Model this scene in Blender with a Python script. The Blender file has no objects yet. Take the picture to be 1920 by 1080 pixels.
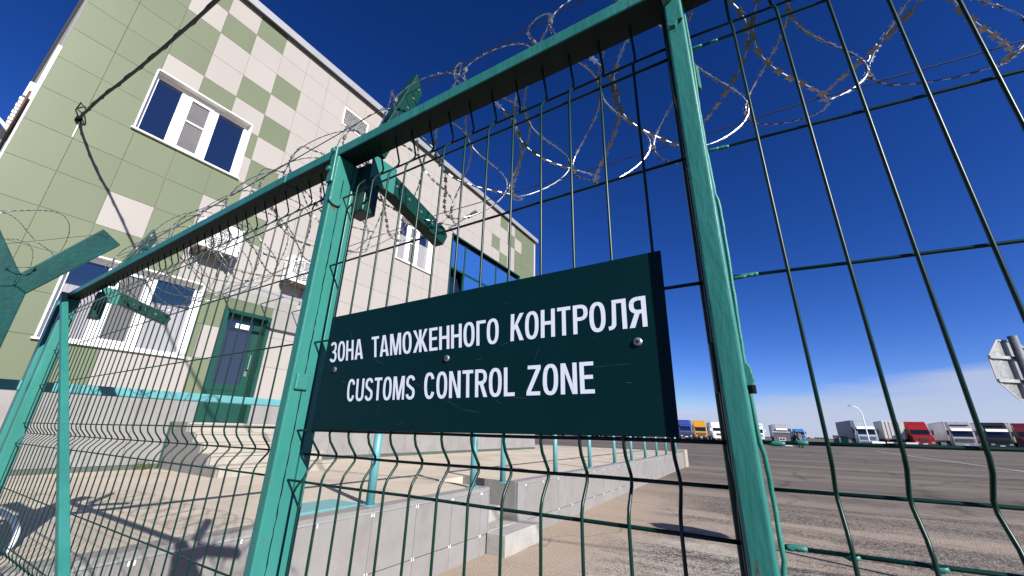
import bpy, bmesh, math, random
from mathutils import Vector, Matrix
random.seed(7)
C = bpy.context.scene.collection
sc = bpy.context.scene
R = math.radians

# ------------------------------------------------------------------ camera
# world: X runs along the facade (away to the right), Y into the building, Z up; the camera stands at the origin
F = 740.0
PITCH, ROLL, AZ = R(19.77), R(1.54), R(31.82)
def _w(r, f, u):
    return Vector((math.sin(AZ)*r + math.cos(AZ)*f, -math.cos(AZ)*r + math.sin(AZ)*f, u))
_cp, _sp, _cr, _sr = math.cos(PITCH), math.sin(PITCH), math.cos(ROLL), math.sin(ROLL)
FW = _w(0, _cp, _sp)
RT = _w(_cr, -_sr*_sp, _sr*_cp)
UP = _w(-_sr, -_cr*_sp, _cr*_cp)
cam = bpy.data.cameras.new('camera')
cam.lens = 36.0*F/1920.0
cam.sensor_width = 36.0
cam.clip_start = 0.02
cam.clip_end = 6000
camo = bpy.data.objects.new('camera', cam)
C.objects.link(camo)
camo.matrix_world = Matrix(((RT.x, UP.x, -FW.x, 0), (RT.y, UP.y, -FW.y, 0), (RT.z, UP.z, -FW.z, 0), (0, 0, 0, 1)))
sc.camera = camo

# ------------------------------------------------------------------ sky and sun
SUNV = Vector((0.302, 0.822, -0.483)).normalized()        # the way the light travels
SUN_EL = math.asin(-SUNV.z)
SUN_AZ = math.atan2(-SUNV.x, -SUNV.y)                     # clockwise from +Y
world = bpy.data.worlds.new('World')
sc.world = world
world.use_nodes = True
nt = world.node_tree
nt.nodes.clear()
def N(tree, kind, **kw):
    n = tree.nodes.new(kind)
    for k, v in kw.items():
        setattr(n, k, v)
    return n
def math_node(tree, op, a, b=None, clamp=False):
    n = N(tree, 'ShaderNodeMath', operation=op)
    n.use_clamp = clamp
    for i, v in enumerate((a, b)):
        if v is None: continue
        if hasattr(v, 'links'): tree.links.new(v, n.inputs[i])
        else: n.inputs[i].default_value = v
    return n.outputs[0]
sky = N(nt, 'ShaderNodeTexSky', sky_type='NISHITA')
sky.sun_disc = False
sky.sun_elevation = SUN_EL
sky.sun_rotation = SUN_AZ
sky.altitude = 100
sky.air_density = 0.8
sky.dust_density = 0.06
sky.ozone_density = 3.0
hs = N(nt, 'ShaderNodeHueSaturation')
hs.inputs['Saturation'].default_value = 1.25
hs.inputs['Value'].default_value = 1.0
nt.links.new(sky.outputs[0], hs.inputs['Color'])
gm = N(nt, 'ShaderNodeGamma')
gm.inputs['Gamma'].default_value = 1.35
nt.links.new(hs.outputs[0], gm.inputs['Color'])
tint = N(nt, 'ShaderNodeMixRGB', blend_type='MULTIPLY')
tint.inputs['Fac'].default_value = 1.0
tint.inputs['Color2'].default_value = (0.76, 0.595, 0.80, 1)
nt.links.new(gm.outputs[0], tint.inputs['Color1'])
tc = N(nt, 'ShaderNodeTexCoord')
sep = N(nt, 'ShaderNodeSeparateXYZ')
nt.links.new(tc.outputs['Generated'], sep.inputs[0])
# thin cloud sheets low over the horizon, streaked sideways
mp = N(nt, 'ShaderNodeMapping')
mp.inputs['Scale'].default_value = (2.2, 2.2, 22.0)
nt.links.new(tc.outputs['Generated'], mp.inputs[0])
cn = N(nt, 'ShaderNodeTexNoise')
cn.inputs['Scale'].default_value = 1.6
cn.inputs['Detail'].default_value = 6
cn.inputs['Roughness'].default_value = 0.55
nt.links.new(mp.outputs[0], cn.inputs['Vector'])
# the sheet climbs from one side of the sky to the other
side = math_node(nt, 'MULTIPLY', sep.outputs['Y'], -0.150)
top = math_node(nt, 'ADD', side, 0.078)
e = math_node(nt, 'SUBTRACT', top, sep.outputs['Z'])
e = math_node(nt, 'ADD', e, math_node(nt, 'MULTIPLY', math_node(nt, 'SUBTRACT', cn.outputs['Fac'], 0.5), 0.09))
mask = math_node(nt, 'MULTIPLY', e, 26.0, clamp=True)
mask = math_node(nt, 'MULTIPLY', mask, 0.80)
mixc = N(nt, 'ShaderNodeMixRGB')
mixc.inputs['Color2'].default_value = (5.1, 5.75, 7.5, 1)
nt.links.new(mask, mixc.inputs['Fac'])
cap = N(nt, 'ShaderNodeMixRGB', blend_type='DARKEN')
cap.inputs['Fac'].default_value = 1.0
cap.inputs['Color2'].default_value = (5.4, 6.1, 9.0, 1)
nt.links.new(tint.outputs[0], cap.inputs['Color1'])
nt.links.new(cap.outputs[0], mixc.inputs['Color1'])
bg = N(nt, 'ShaderNodeBackground')
bg.inputs['Strength'].default_value = 0.0502
nt.links.new(mixc.outputs[0], bg.inputs['Color'])
wo = N(nt, 'ShaderNodeOutputWorld')
nt.links.new(bg.outputs[0], wo.inputs['Surface'])
sun = bpy.data.lights.new('sun', 'SUN')
sun.energy = 5.0
sun.angle = R(0.53)
sun.color = (1.0, 0.955, 0.89)
suno = bpy.data.objects.new('sun', sun)
C.objects.link(suno)
suno.rotation_euler = SUNV.to_track_quat('-Z', 'Y').to_euler()
suno.location = (-8, -25, 30)
vs = sc.view_settings
vs.view_transform = 'Standard'
vs.look = 'None'
vs.exposure = 1.0
vs.gamma = 1.0
vs.use_curve_mapping = False
sc.render.engine = 'CYCLES'
sc.cycles.max_bounces = 8
sc.cycles.transparent_max_bounces = 12

# ------------------------------------------------------------------ pixel-free helpers
def ray(x, y): return FW + RT*((x-960)/F) - UP*((y-540)/F)
def on(axis, v, x, y):
    d = ray(x, y)
    return d*(v/d[axis])
def V(*a): return Vector(a)

# ------------------------------------------------------------------ materials
ALB = 0.525
def mat(name, col, rough=0.5, metal=0.0, spec=0.5, var=0.0, vscale=3.0, bump=0.0, bscale=40.0, stretch=(1, 1, 1),
        coat=0.0, col2=None, c2scale=2.0, c2lo=0.5, c2hi=0.7, rand=0.0, rust=0.0, ior=None, fine=0.0, fscale=200.0):
    m = bpy.data.materials.new(name)
    m.use_nodes = True
    t = m.node_tree
    b = t.nodes['Principled BSDF']
    b.inputs['Roughness'].default_value = rough
    b.inputs['Metallic'].default_value = metal
    b.inputs['Specular IOR Level'].default_value = spec
    b.inputs['Coat Weight'].default_value = coat
    if ior: b.inputs['IOR'].default_value = ior
    geo = N(t, 'ShaderNodeNewGeometry')
    mapn = N(t, 'ShaderNodeMapping')
    mapn.inputs['Scale'].default_value = stretch
    t.links.new(geo.outputs['Position'], mapn.inputs[0])
    pos = mapn.outputs[0]
    rgb = N(t, 'ShaderNodeRGB')
    if not name.startswith('white'): col = tuple(c*ALB for c in col)
    if col2: col2 = tuple(c*ALB for c in col2)
    rgb.outputs[0].default_value = (*col, 1)
    cur = rgb.outputs[0]
    def noise(scale, detail=4, rough_=0.6):
        n = N(t, 'ShaderNodeTexNoise')
        n.inputs['Scale'].default_value = scale
        n.inputs['Detail'].default_value = detail
        n.inputs['Roughness'].default_value = rough_
        t.links.new(pos, n.inputs['Vector'])
        return n.outputs['Fac']
    def mix(fac, a, bcol, mode='MIX'):
        n = N(t, 'ShaderNodeMixRGB', blend_type=mode)
        if hasattr(fac, 'links'): t.links.new(fac, n.inputs['Fac'])
        else: n.inputs['Fac'].default_value = fac
        t.links.new(a, n.inputs['Color1'])
        if hasattr(bcol, 'links'): t.links.new(bcol, n.inputs['Color2'])
        else: n.inputs['Color2'].default_value = (*bcol, 1)
        return n.outputs[0]
    def ramp(v, lo, hi):
        n = N(t, 'ShaderNodeMapRange')
        n.inputs['From Min'].default_value = lo
        n.inputs['From Max'].default_value = hi
        t.links.new(v, n.inputs['Value'])
        return n.outputs[0]
    if col2:
        cur = mix(ramp(noise(c2scale, 6), c2lo, c2hi), cur, col2)
    if var:
        v = ramp(noise(vscale, 5), 0.25, 0.75)
        sc_ = N(t, 'ShaderNodeMapRange')
        sc_.inputs['To Min'].default_value = 1-var
        sc_.inputs['To Max'].default_value = 1+var
        t.links.new(v, sc_.inputs['Value'])
        mul = N(t, 'ShaderNodeVectorMath', operation='SCALE')
        t.links.new(cur, mul.inputs[0])
        t.links.new(sc_.outputs[0], mul.inputs['Scale'])
        cur = mul.outputs[0]
    if fine:
        v = ramp(noise(fscale, 2), 0.3, 0.7)
        sc_ = N(t, 'ShaderNodeMapRange')
        sc_.inputs['To Min'].default_value = 1-fine
        sc_.inputs['To Max'].default_value = 1+fine
        t.links.new(v, sc_.inputs['Value'])
        mul = N(t, 'ShaderNodeVectorMath', operation='SCALE')
        t.links.new(cur, mul.inputs[0])
        t.links.new(sc_.outputs[0], mul.inputs['Scale'])
        cur = mul.outputs[0]
    if rand:
        oi = N(t, 'ShaderNodeObjectInfo')
        sc_ = N(t, 'ShaderNodeMapRange')
        sc_.inputs['To Min'].default_value = 1-rand
        sc_.inputs['To Max'].default_value = 1+rand
        t.links.new(oi.outputs['Random'], sc_.inputs['Value'])
        mul = N(t, 'ShaderNodeVectorMath', operation='SCALE')
        t.links.new(cur, mul.inputs[0])
        t.links.new(sc_.outputs[0], mul.inputs['Scale'])
        cur = mul.outputs[0]
    if rust:
        r_ = ramp(noise(55, 6, 0.7), 0.72-rust*0.12, 0.76-rust*0.10)
        cur = mix(r_, cur, (0.10, 0.045, 0.02))
    t.links.new(cur, b.inputs['Base Color'])
    if bump:
        bn = N(t, 'ShaderNodeBump')
        bn.inputs['Strength'].default_value = bump
        bn.inputs['Distance'].default_value = 0.02
        t.links.new(noise(bscale, 5), bn.inputs['Height'])
        t.links.new(bn.outputs[0], b.inputs['Normal'])
    return m

M = {}
M['teal'] = mat('teal_gloss_paint', (0.040, 0.275, 0.228), 0.40, spec=0.3, var=0.14, vscale=9, bump=0.16, bscale=22, stretch=(1, 1, 0.28), rust=0.62,
                col2=(0.055, 0.310, 0.285), c2scale=6, c2lo=0.4, c2hi=0.65)
M['bolt'] = mat('teal_painted_bolt', (0.045, 0.28, 0.235), 0.45, spec=0.3, bump=0.1, bscale=200)
M['wire'] = mat('dark_green_coated_wire', (0.004, 0.042, 0.031), 0.34, spec=0.25, var=0.25, vscale=30)
M['bracket'] = mat('dark_green_gloss_paint', (0.005, 0.060, 0.044), 0.36, spec=0.3, var=0.2, vscale=14, bump=0.12, bscale=60)
M['ypost'] = mat('weathered_dark_teal_paint', (0.010, 0.085, 0.083), 0.42, spec=0.12, var=0.25, vscale=8, bump=0.12, bscale=50, rust=0.35)
M['tile_green'] = mat('sage_green_porcelain', (0.222, 0.262, 0.165), 0.36, spec=0.3, var=0.05, vscale=0.9, rand=0.04, stretch=(1.6, 1, 0.5), fine=0.015, fscale=60)
M['tile_cream'] = mat('cream_porcelain', (0.530, 0.492, 0.462), 0.40, spec=0.3, var=0.035, vscale=0.9, rand=0.02, stretch=(1.6, 1, 0.4), fine=0.012, fscale=60)
M['joint'] = mat('aluminium_subframe', (0.62, 0.63, 0.62), 0.6)
M['plinth'] = mat('grey_granite_panel', (0.36, 0.348, 0.345), 0.55, var=0.08, vscale=5, fine=0.06, fscale=160, rand=0.05, col2=(0.30, 0.28, 0.265), c2scale=2.2, c2lo=0.5, c2hi=0.75)
M['concrete'] = mat('bare_concrete', (0.34, 0.33, 0.31), 0.85, var=0.2, vscale=4, bump=0.25, bscale=60, fine=0.12, fscale=120)
M['step'] = mat('cream_stone_step', (0.52, 0.48, 0.41), 0.75, var=0.14, vscale=5, bump=0.12, bscale=70, fine=0.06)
M['blockc'] = mat('pale_concrete_block', (0.50, 0.48, 0.45), 0.85, var=0.2, vscale=6, bump=0.2, bscale=60, fine=0.1, fscale=120)
M['white'] = mat('white_plastic', (0.78, 0.78, 0.77), 0.4, var=0.04, vscale=3)
M['soffit'] = mat('white_painted_sheet', (0.72, 0.70, 0.68), 0.5, var=0.05, vscale=4)
M['flash'] = mat('galvanised_flashing', (0.55, 0.57, 0.60), 0.42, metal=0.35, var=0.1, vscale=3)
M['galv'] = mat('galvanised_steel', (0.50, 0.52, 0.54), 0.42, metal=0.75, var=0.25, vscale=25)
M['razor'] = mat('galvanised_razor_tape', (0.62, 0.63, 0.66), 0.36, metal=0.9, var=0.2, vscale=40)
M['strand'] = mat('dull_steel_strand', (0.16, 0.15, 0.14), 0.5, metal=0.7)
M['clip'] = mat('grey_crimped_clip', (0.36, 0.35, 0.33), 0.45, metal=0.6, var=0.25, vscale=80)
M['cable'] = mat('black_cable_sheath', (0.016, 0.017, 0.016), 0.55)
M['black'] = mat('black_rubber', (0.010, 0.010, 0.010), 0.7, spec=0.08)
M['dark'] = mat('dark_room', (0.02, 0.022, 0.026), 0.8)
M['grey'] = mat('mid_grey_sheet', (0.23, 0.23, 0.23), 0.6, var=0.08)
M['blind'] = mat('pale_window_blind', (0.62, 0.61, 0.62), 0.75, var=0.05, vscale=9, stretch=(6, 1, 0.2))
M['blind_grey'] = mat('grey_insect_screen', (0.17, 0.165, 0.18), 0.8, var=0.15, vscale=3)
M['door'] = mat('bottle_green_door_paint', (0.008, 0.085, 0.062), 0.35, var=0.08, vscale=5)
M['channel'] = mat('grey_green_channel_paint', (0.10, 0.125, 0.105), 0.6, var=0.15, vscale=4)
M['paper'] = mat('white_paper', (0.8, 0.8, 0.82), 0.7)
M['rail'] = mat('light_turquoise_paint', (0.15, 0.47, 0.51), 0.42, var=0.1, vscale=9, bump=0.08, bscale=80)
M['sign'] = mat('dark_green_sign_vinyl', (0.0004, 0.030, 0.036), 0.5, spec=0.10, var=0.06, vscale=9, bump=0.02, bscale=30)
M['letter'] = mat('white_sign_film', (0.66, 0.70, 0.80), 0.5, spec=0.3)
M['screw'] = mat('zinc_screw', (0.55, 0.56, 0.58), 0.38, metal=0.7, var=0.3, vscale=300)
M['scratch'] = mat('bare_scratch', (0.05, 0.13, 0.12), 0.6)
M['grass'] = mat('dry_weed', (0.17, 0.17, 0.035), 0.8)
M['paint_line'] = mat('worn_road_paint', (0.85, 0.85, 0.84), 0.8, col2=(0.40, 0.39, 0.37), c2scale=3, c2lo=0.5, c2hi=0.7)

def glass(name, tint, refl):
    """window glass in daylight: mostly a dark mirror of the sky with the dim room behind"""
    m = bpy.data.materials.new(name)
    m.use_nodes = True
    b = m.node_tree.nodes['Principled BSDF']
    b.inputs['Base Color'].default_value = (*tint, 1)
    b.inputs['Roughness'].default_value = 0.03
    b.inputs['IOR'].default_value = 1.52
    b.inputs['Coat Weight'].default_value = refl
    b.inputs['Coat Roughness'].default_value = 0.02
    b.inputs['Coat IOR'].default_value = 1.8
    b.inputs['Specular IOR Level'].default_value = 0.8
    return m
M['glass'] = glass('dark_window_glass', (0.006, 0.012, 0.035), 0.6)
M['glass_blue'] = glass('sky_reflection_glass', (0.018, 0.075, 0.27), 1.0)  # blue sky reflection put into the base colour of the glazing
M['windscreen'] = glass('truck_windscreen_glass', (0.008, 0.010, 0.013), 0.0)

def clear_sheet():
    m = bpy.data.materials.new('clear_canopy_sheet')
    m.use_nodes = True
    t = m.node_tree
    out = t.nodes['Material Output']
    tr = N(t, 'ShaderNodeBsdfTransparent')
    tr.inputs[0].default_value = (0.93, 0.95, 0.96, 1)
    gl = N(t, 'ShaderNodeBsdfGlossy')
    gl.inputs['Roughness'].default_value = 0.05
    mx = N(t, 'ShaderNodeMixShader')
    mx.inputs[0].default_value = 0.06
    t.links.new(tr.outputs[0], mx.inputs[1])
    t.links.new(gl.outputs[0], mx.inputs[2])
    t.links.new(mx.outputs[0], out.inputs['Surface'])
    return m
M['clear'] = clear_sheet()

def ground_mat():
    m = bpy.data.materials.new('worn_asphalt_and_dust')
    m.use_nodes = True
    t = m.node_tree
    L = t.links.new
    b = t.nodes['Principled BSDF']
    b.inputs['Roughness'].default_value = 0.9
    b.inputs['Specular IOR Level'].default_value = 0.25
    geo = N(t, 'ShaderNodeNewGeometry')
    pos = geo.outputs['Position']
    sp_ = N(t, 'ShaderNodeSeparateXYZ')
    L(pos, sp_.inputs[0])
    def noise(scale, detail, stretch=None, dist=0.0, r_=0.6):
        n = N(t, 'ShaderNodeTexNoise')
        n.inputs['Scale'].default_value = scale
        n.inputs['Detail'].default_value = detail
        n.inputs['Roughness'].default_value = r_
        n.inputs['Distortion'].default_value = dist
        if stretch:
            mm = N(t, 'ShaderNodeMapping')
            mm.inputs['Scale'].default_value = stretch
            L(pos, mm.inputs[0])
            L(mm.outputs[0], n.inputs['Vector'])
        else:
            L(pos, n.inputs['Vector'])
        return n.outputs['Fac']
    def rmp(v, lo, hi, a=0.0, c=1.0):
        n = N(t, 'ShaderNodeMapRange')
        for k, val in (('From Min', lo), ('From Max', hi), ('To Min', a), ('To Max', c)):
            n.inputs[k].default_value = val
        L(v, n.inputs['Value'])
        return n.outputs[0]
    def mix(f, a, c, mode='MIX'):
        n = N(t, 'ShaderNodeMixRGB', blend_type=mode)
        for s, v in ((n.inputs['Fac'], f), (n.inputs['Color1'], a), (n.inputs['Color2'], c)):
            if hasattr(v, 'links'): L(v, s)
            elif isinstance(v, tuple): s.default_value = (*v, 1)
            else: s.default_value = v
        return n.outputs[0]
    # exposed aggregate: pale stones, dark bitumen gaps
    vor = N(t, 'ShaderNodeTexVoronoi')
    vor.inputs['Scale'].default_value = 55
    L(pos, vor.inputs['Vector'])
    wn = N(t, 'ShaderNodeSeparateColor')
    L(vor.outputs['Color'], wn.inputs[0])
    stone = mix(rmp(wn.outputs[0], 0, 1), (0.30, 0.27, 0.25), (0.56, 0.51, 0.465))
    gap = rmp(vor.outputs['Distance'], 0.40, 0.66)
    gapn = math_node(t, 'MULTIPLY', gap, rmp(noise(5, 4), 0.35, 0.7))
    agg = mix(gapn, stone, (0.05, 0.045, 0.042))
    # tan dust drifted over it in patches and wheel-wide streaks along the drive
    dust = rmp(noise(0.95, 8, (1.0, 0.09, 1.0), 0.5), 0.46, 0.56)
    dust2 = rmp(noise(14, 6), 0.3, 0.62)
    dustf = math_node(t, 'MULTIPLY', dust, math_node(t, 'ADD', math_node(t, 'MULTIPLY', dust2, 0.5), 0.5))
    near = mix(math_node(t, 'MULTIPLY', dustf, 0.75), agg, (0.52, 0.43, 0.36))
    # grey cement-like patch under the fence foot
    pd = N(t, 'ShaderNodeVectorMath', operation='DISTANCE')
    pd.inputs[1].default_value = (5.2, 1.2, -1.52)
    L(pos, pd.inputs[0])
    ed = math_node(t, 'ADD', pd.outputs['Value'], math_node(t, 'MULTIPLY', noise(1.3, 7), 1.6))
    pale = math_node(t, 'MULTIPLY', rmp(ed, 3.0, 2.75), rmp(noise(3.0, 7), 0.30, 0.62))
    near = mix(math_node(t, 'MULTIPLY', pale, 0.75), near, (0.66, 0.635, 0.60))
    # sandy strip swept against the kerb wall
    wallf = math_node(t, 'MULTIPLY', rmp(math_node(t, 'ADD', sp_.outputs['Y'], math_node(t, 'MULTIPLY', noise(1.1, 6), 1.4)), 2.0, 3.3), 0.85)
    near = mix(wallf, near, (0.52, 0.425, 0.345))
    # open-textured surface: dark pits between the stones, filled where the dust is thick
    pit = math_node(t, 'SUBTRACT', 1.0, rmp(noise(21, 3, None, 0.5, 0.6), 0.44, 0.52))
    pit2 = math_node(t, 'SUBTRACT', 1.0, rmp(noise(47, 2, None, 0.3, 0.6), 0.42, 0.52))
    pit = math_node(t, 'MAXIMUM', pit, math_node(t, 'MULTIPLY', pit2, 0.8))
    openf = math_node(t, 'SUBTRACT', 1.0, math_node(t, 'MULTIPLY', dust, 0.80))
    pf = math_node(t, 'MULTIPLY', math_node(t, 'MULTIPLY', pit, openf), math_node(t, 'SUBTRACT', 1.0, math_node(t, 'MULTIPLY', wallf, 1.05, clamp=True), clamp=True))
    near = mix(math_node(t, 'MULTIPLY', pf, 0.92), near, (0.085, 0.072, 0.062))
    # the truck yard further out is darker, tyre-streaked asphalt
    yard = mix(rmp(noise(0.30, 8, (2.6, 0.22, 1), 0.5), 0.36, 0.66), (0.105, 0.092, 0.081), (0.285, 0.250, 0.222))
    yard = mix(math_node(t, 'MULTIPLY', rmp(noise(40, 3), 0.35, 0.75), 0.35), yard, (0.2, 0.185, 0.175))
    vc = N(t, 'ShaderNodeTexVoronoi', feature='DISTANCE_TO_EDGE')
    vc.inputs['Scale'].default_value = 0.22
    wv = N(t, 'ShaderNodeVectorMath', operation='ADD')
    wn_ = N(t, 'ShaderNodeTexNoise')
    wn_.inputs['Scale'].default_value = 1.4
    wn_.inputs['Detail'].default_value = 6
    L(pos, wn_.inputs['Vector'])
    L(pos, wv.inputs[0]); L(wn_.outputs['Color'], wv.inputs[1])
    L(wv.outputs[0], vc.inputs['Vector'])
    crack = rmp(vc.outputs['Distance'], 0.010, 0.003)
    near = mix(math_node(t, 'MULTIPLY', crack, 0.30), near, (0.07, 0.06, 0.055))
    yard = mix(math_node(t, 'MULTIPLY', rmp(vc.outputs['Distance'], 0.022, 0.006), 0.5), yard, (0.05, 0.045, 0.042))
    oil = math_node(t, 'MULTIPLY', rmp(noise(0.5, 5, None, 0.8), 0.60, 0.70), 0.45)
    yard = mix(oil, yard, (0.05, 0.046, 0.044))
    far = rmp(math_node(t, 'ADD', sp_.outputs['X'], math_node(t, 'MULTIPLY', noise(0.22, 5, (1, 0.3, 1)), 9.0)), 14.0, 21.0)
    col = mix(far, near, yard)
    col = mix(1.0, col, (0.60, 0.575, 0.54), 'MULTIPLY')
    L(col, b.inputs['Base Color'])
    bn = N(t, 'ShaderNodeBump')
    bn.inputs['Strength'].default_value = 0.5
    bn.inputs['Distance'].default_value = 0.012
    L(math_node(t, 'ADD', vor.outputs['Distance'], noise(30, 4)), bn.inputs['Height'])
    L(bn.outputs[0], b.inputs['Normal'])
    return m
M['ground'] = ground_mat()
M['paving'] = mat('sandy_concrete_paving', (0.77, 0.675, 0.55), 0.9, var=0.12, vscale=1.2, bump=0.3, bscale=90, fine=0.14, fscale=110,
                  col2=(0.62, 0.53, 0.44), c2scale=0.8, c2lo=0.52, c2hi=0.72, spec=0.2)

# ------------------------------------------------------------------ mesh helpers
WL = {}
class MB:
    def __init__(s):
        s.v = []; s.f = []
    def add(s, vs, fs):
        k = len(s.v)
        s.v += [Vector(p) for p in vs]
        s.f += [tuple(i+k for i in f) for f in fs]
        return s
    def box(s, x0, x1, y0, y1, z0, z1):
        return s.add([(x0,y0,z0),(x1,y0,z0),(x1,y1,z0),(x0,y1,z0),(x0,y0,z1),(x1,y0,z1),(x1,y1,z1),(x0,y1,z1)],
                     [(0,3,2,1),(4,5,6,7),(0,1,5,4),(1,2,6,5),(2,3,7,6),(3,0,4,7)])
    def hexa(s, low, high):
        """eight corners: a quad and the matching quad opposite"""
        return s.add(list(low)+list(high), [(3,2,1,0),(4,5,6,7),(0,1,5,4),(1,2,6,5),(2,3,7,6),(3,0,4,7)])
    def bar(s, a, b, w, h, side):
        """rectangular bar from a to b; w across 'side', h across the third direction"""
        a, b = Vector(a), Vector(b)
        d = (b-a).normalized()
        u = (Vector(side) - d*Vector(side).dot(d)).normalized()
        n = d.cross(u)
        q = [u*(w/2)+n*(h/2), -u*(w/2)+n*(h/2), -u*(w/2)-n*(h/2), u*(w/2)-n*(h/2)]
        return s.hexa([a+p for p in q], [b+p for p in q])
    def tube(s, pts, r, n=6, closed=False, radii=None, caps=True):
        pts = [Vector(p) for p in pts]
        k = len(s.v); m = len(pts)
        prev = None
        for i, p in enumerate(pts):
            a = pts[i-1] if (i > 0 or closed) else p
            b = pts[(i+1) % m] if (i < m-1 or closed) else p
            d = (b-a).normalized()
            if prev is None:
                u = d.orthogonal().normalized()
            else:
                u = (prev - d*prev.dot(d)).normalized()
            prev = u
            w = d.cross(u)
            rr = radii[i] if radii else r
            for j in range(n):
                t = 2*math.pi*j/n
                s.v.append(p + u*(rr*math.cos(t)) + w*(rr*math.sin(t)))
        for i in range(m if closed else m-1):
            i2 = (i+1) % m
            for j in range(n):
                j2 = (j+1) % n
                s.f.append((k+i*n+j, k+i*n+j2, k+i2*n+j2, k+i2*n+j))
        if caps and not closed:
            s.f.append(tuple(k+j for j in reversed(range(n))))
            s.f.append(tuple(k+(m-1)*n+j for j in range(n)))
        return s
    def prism(s, poly, off):
        """polygon (3-D points) pushed along off"""
        off = Vector(off); n = len(poly)
        k = len(s.v)
        s.v += [Vector(p) for p in poly] + [Vector(p)+off for p in poly]
        s.f.append(tuple(k+i for i in range(n)))
        s.f.append(tuple(k+n+i for i in reversed(range(n))))
        for i in range(n):
            j = (i+1) % n
            s.f.append((k+j, k+i, k+n+i, k+n+j))
        return s
    def build(s, name, m, parent=None, at=None, smooth=False, bevel=0.0, segs=2, fix=True, subsurf=0):
        base = WL.get(parent.name, Vector((0,0,0))) if parent else Vector((0,0,0))
        if at is None:
            at = base if parent else Vector((0,0,0))
        at = Vector(at)
        me = bpy.data.meshes.new(name)
        me.from_pydata([p-at for p in s.v], [], s.f)
        if fix:
            bm = bmesh.new(); bm.from_mesh(me)
            bmesh.ops.recalc_face_normals(bm, faces=bm.faces[:])
            bm.to_mesh(me); bm.free()
        for x in (m if isinstance(m, (list, tuple)) else [m]):
            me.materials.append(x)
        if smooth:
            me.polygons.foreach_set('use_smooth', [True]*len(me.polygons))
        o = bpy.data.objects.new(name, me)
        C.objects.link(o)
        if parent: o.parent = parent
        o.location = at-base
        WL[o.name] = at
        if bevel:
            bv = o.modifiers.new('bevel', 'BEVEL')
            bv.width = bevel; bv.segments = segs; bv.limit_method = 'ANGLE'; bv.angle_limit = R(35)
            if hasattr(bv, 'harden_normals'): bv.harden_normals = False
        return o
def thing(name, label, cat, at=(0,0,0), group=None):
    o = bpy.data.objects.new(name, None)
    C.objects.link(o)
    o.empty_display_size = 0.2
    o.location = at
    WL[o.name] = Vector(at)
    return tag(o, label, cat, group)
def tag(o, label, cat, group=None):
    o['label'] = label; o['category'] = cat
    if group: o['group'] = group
    return o
def struct(o):
    o['kind'] = 'structure'
    return o
def stuff(o):
    o['kind'] = 'stuff'
    return o
def copy_tree(o, parent=None):
    c = o.copy()
    C.objects.link(c)
    if parent: c.parent = parent
    for ch in list(o.children):
        copy_tree(ch, c)
    return c

# ------------------------------------------------------------------ ground
def gz(x, y=0.0):
    if x <= 4: return -1.53
    if x <= 21: return -1.53 + (x-4)*0.010
    if x <= 95: return -1.36 + (x-21)*0.36/74
    return -1.0
def sheet(name, xs, ys, m, dz=0.0):
    b = MB()
    for x in xs:
        for y in ys:
            b.v.append(Vector((x, y, gz(x)+dz)))
    n = len(ys)
    for i in range(len(xs)-1):
        for j in range(n-1):
            b.f.append((i*n+j, (i+1)*n+j, (i+1)*n+j+1, i*n+j+1))
    return b.build(name, m)
struct(sheet('ground', [-1500, -60, -8, 0, 4, 8, 12, 16, 21, 30, 45, 60, 80, 95, 200, 600, 3000], [-2500, -300, -60, -20, -6, 0, 3.39, 9, 30, 120, 600, 2500], M['ground']))
struct(sheet('road', [-40, -8, 0, 0.38], [-60, -20, -6, 0, 3.3], mat('bounce_cut_asphalt', (0.05, 0.049, 0.048), 0.9, var=0.2, vscale=2, fine=0.3, fscale=90, bump=0.3, bscale=120), 0.006))  # unseen dark surface, added to cut light bounced up onto the fence
# painted line of the truck yard
def strip(name, pts, w):
    b = MB()
    for a, c in zip(pts[:-1], pts[1:]):
        a, c = Vector(a), Vector(c)
        d = (c-a).normalized(); n = Vector((-d.y, d.x, 0))*(w/2)
        k = len(b.v)
        b.v += [a+n, a-n, c-n, c+n]
        b.f.append((k, k+1, k+2, k+3))
    return struct(b.build(name, M['paint_line']))
def line_pts(px):
    out = []
    for x, y in px:
        d = ray(x, y)
        t = 1.0
        for _ in range(30):
            p = d*t
            t = (gz(p.x)+0.005)/d.z
        out.append(d*t)
    a, c = out[0], out[-1]
    res = []
    for i in range(25):
        p = a.lerp(c, i/24)
        res.append(Vector((p.x, p.y, gz(p.x)+0.012)))
    return res
strip('road_line', line_pts([(1640, 846), (1990, 894)]), 0.16)

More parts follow.
